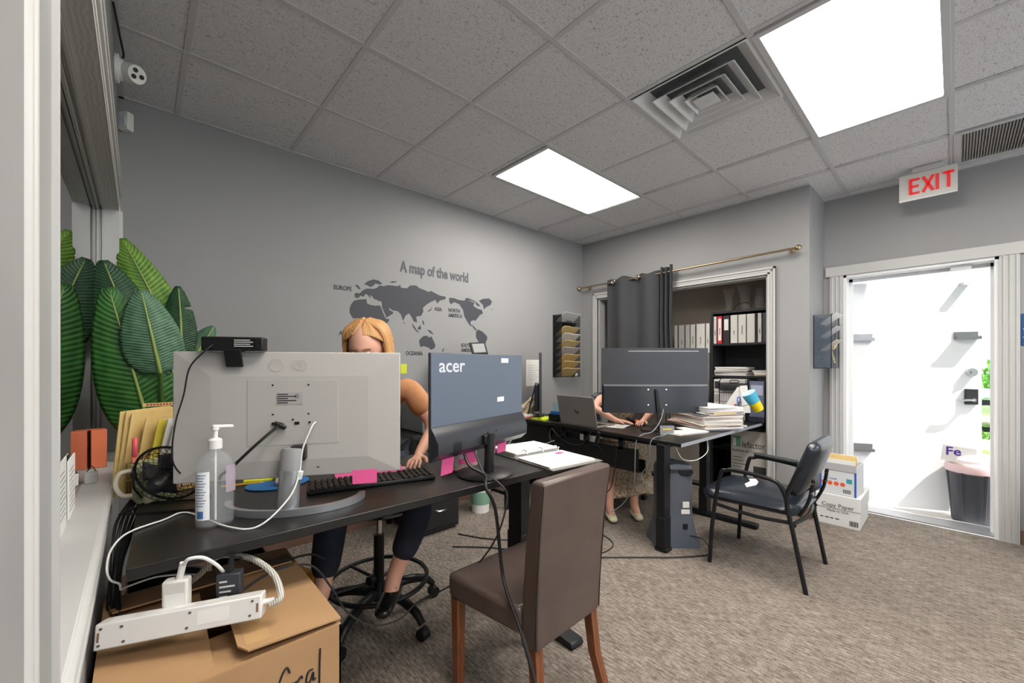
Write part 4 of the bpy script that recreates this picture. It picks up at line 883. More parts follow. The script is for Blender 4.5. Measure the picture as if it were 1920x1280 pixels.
MB().add([(-.13,.03,.0605),(-.07,.06,.0625),(.02,.055,.065),(.07,.08,.0645),(.11,.05,.0635),(.03,.01,.066),(-.05,.0,.0645)], [(0,1,2,5,6),(2,3,4,5)]).build('torn_patch', mat('foam_white', (206, 208, 212), .8), s_, solid=.003)
bk = cushion(.40, .46, .36, .075).build('backrest', vin_m, t, smooth=True, weld=True); bk.rotation_euler = (PI/2+.36, 0, 0); bk.location = (0, -.225, .665)
# ================================================================ front desk
D1 = .82
t = thing('work_desk', 'long black desk in front carrying the grey monitor and the blue-grey monitor', 'desk', (-.022, 1.228, 0), -.035)
MB().prism([(0, 0), (1.575, 0), (1.575, .72), (1.28, .72), (1.12, .63), (.66, .63), (.5, .80), (0, .80)], D1-.028, D1).build('desktop', desk_m, t, bevel=.003)
for x, yl, yf in ((.06, .14, .42), (1.47, 0, 0)):
    l = B(x-.03, x+.03, yl+.31, yl+.41, .04, D1-.028).build('leg', leg_m, t, bevel=.003); B(x-.034, x+.034, yl+.305, yl+.415, .04, .40).build('sleeve', leg_m, l, bevel=.003)
    MB().prism([(yf-.035, .0), (.68, 0), (.69, .012), (.68, .03), (.58 if yf else .42, .045), (yf*.1+(.42 if yf else .30), .045), (yf-.03, .03), (yf-.04, .012)], x-.04, x+.04, 'x').build('foot', leg_m, t, bevel=.006)
B(.06, 1.47, .44, .48, .72, .79).build('cross_rail', leg_m, t)

# big light grey monitor, back towards us
Lp = Vector((.077, 1.554)); Rp = Vector((.642, 1.251)); ang = math.atan2(Rp.y-Lp.y, Rp.x-Lp.x)
cen = (Lp+Rp)/2; Wd = (Rp-Lp).length
t = thing('grey_monitor', 'large light grey monitor seen from behind on the front desk', 'monitor', (cen.x, cen.y, D1), ang)
gm_m = mat('monitor_pale', (172, 169, 166), .45, bump=.02, bscale=300)
def backpan(w, z0, z1, d0, d1, inset):
    m = MB(); x = w/2
    o = [(-x, z0), (x, z0), (x, z1), (-x, z1)]; i_ = [(-x+inset, z0+inset*.55), (x-inset, z0+inset*.55), (x-inset, z1-inset*.75), (-x+inset, z1-inset*.75)]
    m.add([(p[0], 0, p[1]) for p in o]+[(p[0], -d0, p[1]) for p in o]+[(p[0], -d1, p[1]) for p in i_],
          [(3,2,1,0)]+[(k, (k+1) % 4, 4+(k+1) % 4, 4+k) for k in range(4)]+[(4+k, 4+(k+1) % 4, 8+(k+1) % 4, 8+k) for k in range(4)]+[(8,9,10,11)])
    return m
backpan(Wd, .098, .487, .010, .018, .10).build('back_shell', gm_m, t, bevel=.003)
B(-Wd/2+.004, Wd/2-.004, 0, .003, .102, .483).build('screen', black_m, t)
B(-.125, .13, -.0192, -.018, .20, .40).build('mount_plate', mat('monitor_pale2', (170, 167, 164), .46), t, bevel=.004)
for x in (-.055, .045):
    for z in (.295, .385): MB().cyl((x, -.0208, z), (x, -.0185, z), .0028, n=10).build('screw', black_m, t)
sp = B(-.045, .028, -.0205, -.0195, .325, .362).build('spec_label', mat('label_grey', (160, 158, 156), .6), t)
for k in range(5): B(-.043, -.043+.03+.012*((k*2) % 4), -.0212, -.0205, .355-.0065*k, .358-.0065*k).build('print_line', ink_m, sp)
MB().tube([(.012+.005*math.cos(a), -.0209, .350+.005*math.sin(a)) for a in [2*PI*i/12 for i in range(12)]], .0008, 5, closed=True).build('print_ring', ink_m, sp)
for x, w in ((-.058, .026), (.005, .014)): B(x, x+w, -.0215, -.0195, .262, .271).build('video_port', black_m, t, bevel=.001)
MB().cyl((.001, -.0215, .278), (.001, -.0195, .278), .003).build('audio_port', black_m, t); MB().cyl((.048, -.0215, .268), (.048, -.0195, .268), .0035).build('power_port', black_m, t)
for cx_, r in ((-.045, .019), (.012, .014), (.025, .016)): MB().tube([(cx_+r*math.cos(a), -.0182, .447+r*math.sin(a)) for a in [2*PI*i/20 for i in range(20)]], .0006, 5, closed=True).build('emblem_ring', MATS['monitor_pale2'], t)
B(.068, .076, -.02, -.018, .125, .128).build('slot', black_m, t)
alu_m = mat('stand_silver', (160, 162, 166), .3, metal=.7)
col = MB(); M0 = Matrix.Translation((-.005, -.06, .0)) @ Euler((-.07, .05, 0)).to_matrix().to_4x4()
cc = MB(M0); cc.lathe([(0, .0), (.030, .0), (.031, .008), (.030, .13)], 28, sx=1, sy=.72); cc.build('stand_column', alu_m, t, smooth=True)
cc = MB(M0); cc.lathe([(.0302, .13), (.0302, .185), (.027, .195), (0, .197)], 28, sx=1, sy=.72); cc.build('column_cap', mat('cap_grey', (140, 140, 142), .4), t, smooth=True)
B(.0, .042, -.05, -.018, .155, .20).build('hinge_block', black_m, t, bevel=.004)
m = MB(); n = 30; vs = []
for k in range(n+1):
    a = PI+PI*k/n*1.0; ca, sa = math.cos(a), math.sin(a)
    for r in (1.0, .91):
        for z in (.001, .022): vs.append((-.0+.205*ca*r, .07+.14*sa*r-.02, z))
fs = []
for k in range(n):
    q = 4*k; fs += [(q, q+4, q+5, q+1), (q+2, q+3, q+7, q+6), (q+1, q+5, q+7, q+3), (q, q+2, q+6, q+4)]
fs += [(0,1,3,2), (4*n, 4*n+2, 4*n+3, 4*n+1)]
MB().add(vs, fs).build('stand_arc', alu_m, t, smooth=True)
# webcam bar clipped on top
wt = thing('webcam', 'black webcam bar with a folding clip on top of the grey monitor', 'webcam', (cen.x, cen.y, D1), ang)
B(-.235, -.075, -.045, .0, .4885, .530).build('body', black_m, wt, bevel=.004)
sl_ = B(-.155, -.095, -.0456, -.045, .498, .526).build('sticker', mat('sticker_black', (14, 14, 15), .4), wt)
for k in range(4): B(-.15, -.108+.008*(k % 2), -.0462, -.0456, .519-.006*k, .5215-.006*k).build('print_line', mat('print_pale', (190, 190, 190), .7), sl_)
cl = MB().obox((-.155, -.035, .467), (.045, .008, .055), (.35, 0, 0)).build('clip', black_m, wt, bevel=.002); B(-.175, -.135, -.04, .0, .487, .492).build('clip_hinge', black_m, wt)
def mon2w(x, y, z): v = Matrix.Translation((cen.x, cen.y, D1)) @ Matrix.Rotation(ang, 4, 'Z') @ Vector((x, y, z)); return tuple(v)
cable('webcam_cable', 'thin black cable drooping from the webcam down the monitor side', [mon2w(-.205, -.045, .505), mon2w(-.215, -.06, .49), mon2w(-.255, -.06, .44), mon2w(-.275, -.05, .36), mon2w(-.295, -.05, .28), mon2w(-.305, -.045, .18), mon2w(-.30, .0, .12), mon2w(-.30, .08, .08)], .0022, black_m)
cable('video_cable', 'black video cable plugged into the back of the grey monitor', [mon2w(-.026, -.022, .265), mon2w(-.04, -.035, .258), mon2w(-.09, -.06, .21), mon2w(-.15, -.06, .15), mon2w(-.19, -.03, .12), mon2w(-.22, .04, .08)], .0045, black_m)
o = MB().obox((0,0,0), (.036, .014, .012), (0, .5, 0)).build('plug', black_m, bevel=.003); o.location = mon2w(-.032, -.030, .262); o.rotation_euler = (0, 0, ang); tag(o, 'black video plug in the grey monitor port', 'plug')
cable('power_cable', 'white power cable from the grey monitor past the sanitizer to the power strip', [mon2w(.065, -.021, .268), mon2w(.058, -.04, .255), mon2w(.035, -.05, .19), mon2w(.028, -.06, .12), mon2w(.01, -.10, .06), mon2w(-.05, -.155, .006), mon2w(-.13, -.14, .006), (.106, 1.56, D1+.004), (.05, 1.53, D1+.004), (-.02, 1.48, D1+.004), (-.05, 1.44, .805), (-.058, 1.40, .775), (-.052, 1.39, .745), (-.036, 1.40, .725), (-.033, 1.40, .71), (-.02, 1.42, .705), (.03, 1.42, .71), (.08, 1.42, .70), (.13, 1.40, .69)], .0024, white_m, sub=6)
o = MB().obox((0,0,0), (.014, .012, .026), (0,0,0)).build('cable_bead', white_m, bevel=.002); o.location = mon2w(.03, -.06, .115); o.rotation_euler = (0, .2, ang); tag(o, 'small white ferrite bead on the monitor power cable', 'cable bead')

# hand sanitizer
t = thing('sanitizer_bottle', 'clear hand sanitizer pump bottle half full on the front desk', 'bottle', (.158, 1.405, D1+.001), .15)
pet_m = mat('clear_bottle', (225, 230, 234), .05, alpha=.06, spec=.9); gel_m = mat('clear_gel', (190, 202, 212), .05, alpha=.07, spec=.7)
def rr_(hx, hy, z, n=32, p=3.2): return [Vector((hx*math.copysign(abs(math.cos(a))**(2/p), math.cos(a)), hy*math.copysign(abs(math.sin(a))**(2/p), math.sin(a)), z)) for a in [2*PI*i/n for i in range(n)]]
def loft(secs, n=32, capb=True, capt=True):
    m = MB(); vs = [v for s in secs for v in s]; fs = [(i*n+j, i*n+(j+1) % n, (i+1)*n+(j+1) % n, (i+1)*n+j) for i in range(len(secs)-1) for j in range(n)]
    if capb: fs.append(tuple(range(n-1, -1, -1)))
    if capt: fs.append(tuple(range((len(secs)-1)*n, len(secs)*n)))
    return m.add(vs, fs)
P1 = [(.040, .024, 0), (.044, .028, .006), (.045, .029, .15), (.043, .028, .17), (.030, .022, .195), (.014, .014, .205), (.0135, .0135, .215)]
P2 = [(a-.0016, b-.0016, z) for a, b, z in P1]
loft([rr_(a, b, z) for a, b, z in P1]+[rr_(a, b, max(z, .003)) for a, b, z in P2[::-1]]).build('bottle_shell', pet_m, t, smooth=True)
loft([rr_(a-.0024, b-.0024, z) for a, b, z in ((.041, .025, .004), (.044, .028, .01), (.045, .029, .10))]).build('gel', gel_m, t, smooth=True)
MB().lathe([(.0, .212), (.0165, .212), (.0165, .236), (.012, .24), (.006, .242), (.006, .262), (.009, .264), (.009, .275), (0, .277)], 24).build('pump_cap', white_m, t, smooth=True)
MB().obox((.018, 0, .272), (.05, .014, .009), (0, .08, 0)).build('pump_nozzle', white_m, t, bevel=.003); MB().cyl((0, 0, .012), (0, 0, .215), .003, n=10).build('dip_tube', white_m, t)
fl = loft([[v*1.0 for v in rr_(.0456, .0296, z)][17:27] for z in (.03, .15)], n=10, capb=False, capt=False)
fl = MB(); sec = rr_(.0458, .0298, 0, 64)[32:46]
fl.add([v+Vector((0,0,z)) for z in (.025, .155) for v in sec], [(i, i+1, 15+i-0, 14+i) for i in range(13)]); lab = fl.build('back_label', mat('label_white', (224, 226, 230), .5), t, smooth=True)
for k in range(12):
    q = MB(); s2 = rr_(.0463, .0303, 0, 64)[33:44-(k % 3)]; nn = len(s2); q.add([v+Vector((0,0,z)) for z in (.145-.0075*k, .1475-.0075*k) for v in s2], [(i, i+1, nn+i+1, nn+i) for i in range(nn-1)]); q.build('print_line', mat('print_blue', (110, 120, 150), .7), lab)
q = MB(); s2 = rr_(.0463, .0303, 0, 64)[35:42]; q.add([v+Vector((0,0,z)) for z in (.03, .05) for v in s2], [(i, i+1, 8+i-0, 7+i) for i in range(6)]); q.build('barcode', mat('print_navy', (60, 100, 160), .7), lab)
q = MB(); s2 = rr_(.0460, .0300, 0, 64)[50:62]; q.add([v+Vector((0,0,z)) for z in (.09, .165) for v in s2], [(i, i+1, 12+i+1, 12+i) for i in range(11)]); q.build('front_label', mat('label_pinkish', (206, 186, 206), .4, alpha=.45), t, smooth=True)

# small wire fan
t = thing('desk_fan', 'small black wire cage fan tilted on its stand beside the mug', 'fan', (.06, 1.655, D1))
fc = Vector((.01, .02, .105)); ax = Vector((.50, .84, .30)).normalized(); FM = Matrix.Translation(fc) @ ax.to_track_quat('Z', 'Y').to_matrix().to_4x4()
w_m = wire_m; R_ = .092
m = MB(FM); m.tube([(R_*math.cos(a), R_*math.sin(a), 0) for a in [2*PI*i/40 for i in range(40)]], .004, 8, closed=True); m.build('cage_rim', w_m, t, smooth=True)
m = MB(FM)
for k in range(32):
    a = 2*PI*k/32; c_, s_ = math.cos(a), math.sin(a)
    m.tube([(R_*c_, R_*s_, 0), (R_*.93*c_, R_*.93*s_, -.026), (R_*.6*c_, R_*.6*s_, -.042), (.02*c_, .02*s_, -.046)], .0008, 5)
    m.tube([(R_*c_, R_*s_, 0), (R_*.9*c_, R_*.9*s_, .022), (R_*.55*c_, R_*.55*s_, .034), (.02*c_, .02*s_, .036)], .0008, 5)
for r, z in ((.93, -.026), (.6, -.042), (.9, .022), (.55, .034)): m.tube([(R_*r*math.cos(a), R_*r*math.sin(a), z) for a in [2*PI*i/36 for i in range(36)]], .0009, 5, closed=True)
cg = m.build('cage_wires', w_m, t, smooth=True); cg['kind'] = 'stuff'
m = MB(FM); m.lathe([(0, -.085), (.018, -.083), (.025, -.07), (.025, -.03), (.018, -.02), (0, -.02)], 20); m.build('motor', black_m, t, smooth=True)
m = MB(FM); m.lathe([(0, -.015), (.015, -.015), (.015, .012), (0, .016)], 16); m.build('hub', black_m, t, smooth=True)
for k in range(4):
    a = k*PI/2; m = MB(FM @ Matrix.Rotation(a, 4, 'Z'))
    m.grid(lambda u, v: Vector((.014+.056*u, (-.02+.04*v)*(1+.4*u)+.012*u, -.008+.016*v)), 6, 4); m.build('blade', mat('blade_dark', (46, 46, 48), .4), t, smooth=True, solid=.0015)
side = ax.cross(Vector((0,0,1))).normalized()
for s_ in (-1, 1):
    p = fc+side*R_*1.04*s_; b0 = Vector((p.x, p.y, .004)); fw = Vector((ax.x, ax.y, 0)).normalized()
    MB().tube([p, p*.6+b0*.4+fw*.0, b0+fw*.045, b0-fw*.06], .0032, 7, sub=3).build('stand_leg', w_m, t, smooth=True)
    MB().cyl(p-side*.006, p+side*.006, .007, n=10).build('pivot_knob', black_m, t)
pa = fc+side*R_*1.04; pb = fc-side*R_*1.04; fw = Vector((ax.x, ax.y, 0)).normalized()
for o_ in (.045, -.06): MB().cyl(Vector((pa.x, pa.y, .004))+fw*o_, Vector((pb.x, pb.y, .004))+fw*o_, .0032, n=7).build('stand_rod', w_m, t)
# planter mug
t = thing('planter_mug', 'large cream mug with green botanical print behind the fan', 'mug', (.04, 1.80, D1+.001)); mg_m = mat('mug_print', (212, 204, 176), .4, rgb2=(120, 140, 86), vscale=38)
MB().lathe([(0, 0), (.05, 0), (.056, .01), (.060, .125), (.056, .125), (.05, .014), (0, .012)], 28).build('mug_body', mg_m, t, smooth=True)
MB().tube([(-.054, -.005, .105), (-.085, -.008, .10), (-.095, -.008, .065), (-.08, -.008, .03), (-.052, -.005, .025)], .007, 8, sub=5).build('handle', mat('mug_cream', (204, 196, 180), .4), t, smooth=True)
# folders in a wire basket
t = thing('wire_basket', 'gold wire mesh file basket behind the mug on the front desk', 'basket', (.075, 1.945, D1+.001)); gw_m = mat('gold_wire', (176, 158, 96), .4, metal=.7)
for z in (.005, .06, .12): MB().tube([(-.105, -.085, z), (.105, -.085, z), (.105, .085, z), (-.105, .085, z)], .0028, 6, closed=True).build('rail', gw_m, t)
m = MB()
for k in range(22):
    x = -.105+.01*k
    for y in (-.085, .085): m.cyl((x, y, .005), (x, y, .12), .001, n=4)
for k in range(17):
    y = -.085+.0106*k
    for x in (-.105, .105): m.cyl((x, y, .005), (x, y, .12), .001, n=4)
g_ = m.build('mesh_wires', gw_m, t); g_['kind'] = 'stuff'
B(-.105, .105, -.085, .085, 0, .003).build('base_sheet', gw_m, t)
FD = [(manila_m, .26, -.075, 0, 'manila folder leaning at the left of the wire basket, front one'), (manila_m, .262, -.066, .008, 'manila folder in the wire basket, second from the left'), (manila_m, .255, -.057, .016, 'manila folder in the wire basket, third from the left'), (manila_m, .24, -.03, .03, 'manila folder in the middle of the wire basket'), (mat('folder_yellow', (222, 206, 80), .7), .23, -.005, .04, 'yellow folder in the wire basket'), (paper_m, .235, .015, .045, 'white papers curling in the wire basket'), (gp_m, .225, .03, .05, 'grey-white papers in the wire basket behind the yellow box'), (paper_m, .20, .05, .055, 'white leaflet at the right of the wire basket'), (pk_m, .18, .075, .06, 'peach card at the right end of the wire basket')]
for mm, h, x, sh, lb in FD:
    h += .035
    o = MB().prism([(-.085, 0), (.085, 0), (.088, h*.95), (.05, h), (-.088, h*.985)], -.0018, .0018, 'x').build('file_folder', mm); o.location = (.083+x*1.12, 1.94, D1+.006); o.rotation_euler = (0, .16+sh*3.0, -.95); tag(o, lb, 'folder', 'folders in the wire basket')
o = MB().box(-.022, .022, -.015, .015, 0, .05).build('note_box', mat('box_yellow', (226, 206, 40), .6), bevel=.002); o.location = (.15, 1.865, D1+.125); tag(o, 'small yellow box at the front of the wire basket', 'box')
o = MB().prism([(-.06, 0), (.06, 0), (.06, .012), (-.06, .012)], -.0015, .0015, 'y').build('folder_tab', manila_m); 
o.location = (.07, 1.985, D1+.295); tag(o, 'manila tab with red handwriting at the top of the folders', 'tab'); [B(-.05+.009*q, -.044+.009*q, -.0022, -.0016, .003, .009).build('ink_mark', mat('ink_crimson', (170, 60, 70), .7), o) for q in range(10)]
t = thing('tape_roll', 'pink tape dispenser leaning against the folders over the mug', 'tape', (-.01, 1.82, D1+.128)); coral_m = mat('coral_pink', (226, 92, 104), .4)
MB().tube([(0, .018*math.cos(a), .045+.03*math.sin(a)) for a in [2*PI*i/18 for i in range(18)]], .007, 8, closed=True).build('ring', coral_m, t, smooth=True); MB().prism([(-.02, 0), (.03, 0), (.02, .03), (-.012, .03)], -.008, .008, 'x').build('foot', mat('coral_orange', (226, 120, 88), .5), t, bevel=.003)

# window sill things
o = B(-.022, .022, -.03, .03, 0, .145).build('orange_box', mat('coral_box', (226, 122, 84), .6), bevel=.002); o.location = (-.118, 2.26, .8705); o.rotation_euler = (0, 0, .15); tag(o, 'coral orange box standing on the window sill', 'box')
t = thing('bulldog_clip', 'silver bulldog clip on the window sill in front of the orange box', 'clip', (-.118, 1.97, .8705))
for s_ in (-1, 1): MB().obox((0, .012*s_, .018), (.03, .003, .04), (.5*s_, 0, 0)).build('jaw', chrome_m, t)
MB().tube([(-.012, 0, .03), (0, .0, .055), (.012, 0, .03)], .002, 6, sub=4).build('wire_handle', chrome_m, t, smooth=True)
for k, (y, h, lb) in enumerate(((1.42, .17, 'printed white sheet standing against the glass, nearer one'), (1.605, .15, 'printed white card with a pink edge standing against the glass'))):
    t = thing('printed_sheet', lb, 'paper', (-.134, y, .8705)); B(-.0015, .0015, -.07, .07, 0, h).build('sheet', paper_m, t)
    for q in range(9): B(.0016, .002, -.055, .03+.01*(q % 3), h-.03-.013*q, h-.027-.013*q).build('print_line', mat('print_grey', (150,150,150), .8), t)
    if k: B(-.0016, .0018, .066, .071, 0, h).build('pink_edge', pink_m, t)

# keyboard, mouse, pad, papers, notes
t = thing('keyboard', 'black keyboard lying behind the grey monitor stand', 'keyboard', (.655, 1.495, D1+.001), -.27)
B(-.225, .225, -.065, .065, 0, .014).build('case', black_m, t, bevel=.004)
ky = MB().box(-.0075, .0075, -.0075, .0075, 0, .008).mesh('key', mat('key_black', (44, 40, 38), .5), bevel=.002, seg=1)
for r in range(6):
    for k in range(22):
        if k in (15, 19 if r > 4 else 99): continue
        o = bpy.data.objects.new('key', ky); COL.objects.link(o); o.parent = t; o.location = (-.212+.0201*k+.003*(r % 2), .052-.0208*r, .012)
o = MB().lathe([(0, 0), (.095, 0), (.096, .003), (0, .004)], 32, sx=1.1, sy=.9).build('mouse_pad', mat('pad_blue', (46, 120, 186), .6), smooth=True); o.location = (.385, 1.72, D1+.001); tag(o, 'blue oval mouse pad on the front desk', 'mouse pad')
t = thing('mouse', 'pale pink computer mouse on the blue pad', 'mouse', (.41, 1.70, D1+.006), -.6)
cushion(.056, .06, .10, .03, 14, 14, .008).build('shell', mat('mouse_pink', (226, 196, 198), .4), t, smooth=True, weld=True).location = (0, 0, .013); MB().cyl((-.004, .03, .026), (.004, .03, .026), .006, n=12).build('wheel', black_m, t)
o = MB().cyl((0, 0, 0), (.11, 0, 0), .008, n=12).cyl((.11, 0, 0), (.13, 0, 0), .006, .003, n=12).build('highlighter', mat('hl_yellow', (226, 226, 60), .4), smooth=True); o.location = (.29, 1.80, D1+.009); o.rotation_euler = (0, 0, -.4); tag(o, 'yellow highlighter on the front desk beside the blue pad', 'highlighter')
t = thing('pencil', 'yellow pencil lying left of the highlighter on the front desk', 'pencil', (.22, 1.80, D1+.005), -.3); MB().cyl((0, 0, 0), (.12, 0, 0), .0036, n=6).build('barrel', mat('pencil_yellow', (226, 176, 40), .5), t); MB().cyl((.12, 0, 0), (.135, 0, 0), .0036, .0006, n=6).build('tip', cp_m, t)
t = stack('paper_stack', 'white papers with a pink edge under the keyboard', (.70, 1.60, D1+.001), .26, .17, 3, .0028, [paper_m, paper_m, pink_m], rz=-.3, seed=31)
def note(label, p, w, h, rz, tilt=0):
    o = MB().box(-w/2, w/2, -.0004, .0004, -h, 0).build('sticky_note', pink_m); o.location = p; o.rotation_euler = (tilt, 0, rz); return tag(o, label, 'note', 'pink sticky notes on the monitors')
note('pink sticky note hanging from the lower edge of the grey monitor', mon2w(.21, -.012, .108), .075, .045, ang)

# blue-grey monitor
aL = Vector((.756, 1.264)); aR = Vector((1.348, 1.409)); aang = math.atan2(aR.y-aL.y, aR.x-aL.x); ac = (aL+aR)/2; aw = (aR-aL).length
t = thing('blue_grey_monitor', 'blue-grey monitor with white brand letters seen from behind', 'monitor', (ac.x, ac.y, D1), aang)
ab_m = mat('acer_back', (92, 102, 118), .45, bump=.05, bscale=400); ac_m = mat('acer_chin', (48, 50, 56), .3)
B(-aw/2, aw/2, -.008, .0, .098, .490).build('panel', mat('acer_bezel', (36, 37, 40), .5), t, bevel=.002)
B(-aw/2+.004, aw/2-.004, -.0105, -.008, .222, .488).build('back_cover', ab_m, t, bevel=.001)
m = MB(); x = aw/2-.004
m.add([(-x, -.009, .222), (x, -.009, .222), (-x, -.022, .205), (x, -.022, .205), (-x*.985, -.042, .165), (x*.985, -.042, .165), (-x*.985, -.040, .125), (x*.985, -.040, .125), (-x, -.008, .1), (x, -.008, .1)], [(0,1,3,2),(2,3,5,4),(4,5,7,6),(6,7,9,8),(0,2,4,6,8),(1,9,7,5,3)])
m.build('rear_hump', ac_m, t, smooth=True)
B(-aw/2+.003, aw/2-.003, 0, .002, .12, .487).build('screen', black_m, t)
text('brand', 'acer', .072, mat('logo_pale', (196, 200, 208), .4), t, (-.262, -.0108, .42), (PI/2, 0, 0), sx=1.15, bold=.001)
for p in ((.13, .185, .455, .475), (.10, .15, .285, .305)): B(p[0], p[1], -.0112, -.0105, p[2], p[3]).build('sticker', paper_m, t)
for r in range(6):
    for k in range(8): MB().cyl((-.215+.006*k, -.0425, .128+.006*r), (-.215+.006*k, -.041, .128+.006*r), .0019, n=6).build('speaker_hole', black_m, t)
for x in (-.01, .05): MB().cyl((x, -.044, .17), (x, -.041, .17), .0028, n=8).build('screw', black_m, t)
MB().cyl((-.02, -.055, .012), (-.012, -.055, .165), .021, n=22).build('stand_column', black_m, t, smooth=True); B(-.05, .01, -.06, -.03, .125, .165).build('hinge_block', black_m, t, bevel=.005)
MB().lathe([(0, 0), (.112, 0), (.114, .005), (.108, .010), (0, .014)], 36, c=(-.02, -.035, .001)).build('stand_base', black_m, t, smooth=True)
def ac2w(x, y, z): v = Matrix.Translation((ac.x, ac.y, D1)) @ Matrix.Rotation(aang, 4, 'Z') @ Vector((x, y, z)); return tuple(v)
note('pink sticky note at the left lower edge of the blue-grey monitor', ac2w(-.205, -.004, .10), .065, .065, aang, .12)
note('pink sticky note left of the blue-grey monitor stand column', ac2w(-.06, .02, .115), .075, .07, aang, -.25)
note('pink sticky note at the right lower edge of the blue-grey monitor', ac2w(.15, -.004, .125), .065, .07, aang, .1)
note('pink sticky note between stand column and monitor lower right edge', ac2w(.08, .0, .11), .05, .05, aang, .1)
t = thing('docking_station', 'white docking box with a peach underside behind the monitor column', 'dock', (1.03, 1.46, D1+.001), .2)
B(-.07, .07, -.045, .045, .012, .075).build('case', white_m, t, bevel=.012, seg=3); B(-.07, .07, -.045, .045, 0, .014).build('base', pk_m, t, bevel=.004)
note('pink sticky note lying flat on the white docking box', (1.02, 1.415, D1+.055), .07, .03, .2, -.4)
cable('monitor_cable', 'thick black cable hanging from the blue-grey monitor past the brown chair to the floor', [ac2w(-.13, -.02, .10), ac2w(-.135, -.05, .06), ac2w(-.12, -.11, .03), (.93, 1.155, D1+.0), (.955, 1.13, .74), (.95, 1.09, .55), (.93, 1.04, .49), (.90, .93, .40), (.87, .84, .28), (.82, .80, .12), (.72, .80, .01), (.60, .82, .008)], .0065, black_m)
cable('monitor_cable', 'thin black cable dropping from the blue-grey monitor to the stool base', [ac2w(-.07, -.02, .10), ac2w(-.07, -.07, .02), (1.0, 1.165, D1+.002), (1.03, 1.15, .76), (1.02, 1.20, .60), (1.02, 1.35, .42), (1.0, 1.52, .28), (.90, 1.60, .22), (.80, 1.56, .21), (.68, 1.55, .24), (.60, 1.60, .30), (.52, 1.55, .45), (.42, 1.45, .60), (.30, 1.40, .64), (.20, 1.30, .655)], .0035, mat('cable_dark_grey', (66, 66, 70), .5))
# open ring binder at the desk end
t = thing('open_binder', 'open white ring binder with papers at the right end of the front desk', 'binder', (1.45, 1.36, D1+.001), -.10)
B(-.155, .155, -.245, .0, 0, .004).build('cover', mat('binder_clear', (120, 116, 112), .4), t, bevel=.001); B(-.155, .155, .03, .26, .0, .004).build('cover', MATS['binder_clear'], t, bevel=.001); B(-.155, .155, .0, .03, .0, .005).build('spine', MATS['binder_clear'], t)
for k, (y0, y1, n) in enumerate(((-.225, -.002, 3), (.035, .245, 6))):
    for q in range(n):
        o = B(-.14, .14, y0, y1, .005+.003*q, .007+.003*q).build('page', paper_m, t); o.rotation_euler = (0, 0, .015*math.sin(q*2.1)); o.location = (-.012*(k == 0), .006*math.sin(q), 0)
B(-.13, .13, .008, .022, .005, .010).build('ring_bar', chrome_m, t)
for x in (-.10, 0, .10): MB().tube([(x, .015+.024*math.cos(a), .012+.026*math.sin(a)) for a in [PI*i/10 for i in range(11)]], .0022, 8).build('ring', chrome_m, t, smooth=True)
B(.05, .09, -.06, -.03, .0151, .0156).build('pink_tab', pink_m, t)
cable('desk_cable', 'thin grey cable lying between the blue-grey monitor and the open binder', [(1.36, 1.47, D1+.004), (1.5, 1.66, D1+.004), (1.60, 1.75, D1+.0), (1.75, 1.95, .70), (2.2, 2.2, .62), (2.6, 2.3, .62)], .003, MATS['cable_grey'])

# ================================================================ cardboard box and power strip in front
t = thing('cardboard_box', 'big open brown cardboard box in front of the desk', 'box', (-.07, 1.05, 0))
bw, bdp, bh = .446, .53, .615; th = .004
m = MB(); m.box(0, bw, 0, th, 0, bh); m.box(0, bw, bdp-th, bdp, 0, bh); m.box(0, th, 0, bdp, 0, bh); m.box(bw-th, bw, 0, bdp, 0, bh); m.box(0, bw, 0, bdp, 0, th); m.build('carton', card_m, t)
def flap(name, poly, origin, rot):
    o = MB().prism(poly, -.002, .002).build(name, card_m, t); o.location = origin; o.rotation_euler = rot; return o
flap('front_flap', [(0, 0), (bw, 0), (bw-.03, .15), (.25, .185), (.02, .17)], (0, .0, bh), (-.10, 0, 0))
flap('left_flap', [(0, 0), (.19, .02), (.20, .50), (0, bdp)], (0, 0, bh+.006), (0, .05, 0))
rf = flap('right_flap', [(0, 0), (-.20, .0), (-.215, .03), (-.205, .49), (-.10, .53), (0, bdp)], (bw, 0, bh+.012), (0, .06, 0))
flap('back_flap', [(0, 0), (bw, 0), (bw-.02, -.16), (.02, -.15)], (0, bdp, bh+.004), (-.16, 0, 0))
B(-.20, -.15, .02, .47, .0021, .0026).build('packing_tape', mat('packing_tape', (188, 152, 108), .2), rf)
mk_m = mat('marker', (36, 34, 38), .6)
def scrawl(pts, o=(0, 0), r=.0022):
    MB().tube([(o[0]+x, -.0015, o[1]+z) for x, z in pts], r, 6, sub=5).build('handwriting', mk_m, t, smooth=True)
ox, oz = .297, .475
for pts in ([(.045, .075), (.035, .09), (.018, .07), (.0, .02), (.002, -.01), (.02, -.008)], [(.045, .02), (.03, .01), (.028, -.012), (.04, -.015), (.05, .0), (.046, .018), (.056, .018)], [(.062, .02), (.064, -.005), (.062, .01), (.078, .026), (.082, .02)], [(.115, .03), (.10, .028), (.094, .008), (.104, .002), (.116, .022), (.116, .004), (.124, .006)], [(.138, .10), (.136, .06), (.135, .015)]): scrawl([(x*.72, z+(.028 if .028 <= x <= .124 and max(q[1] for q in pts) < .05 else 0)) for x, z in pts], (ox, oz))
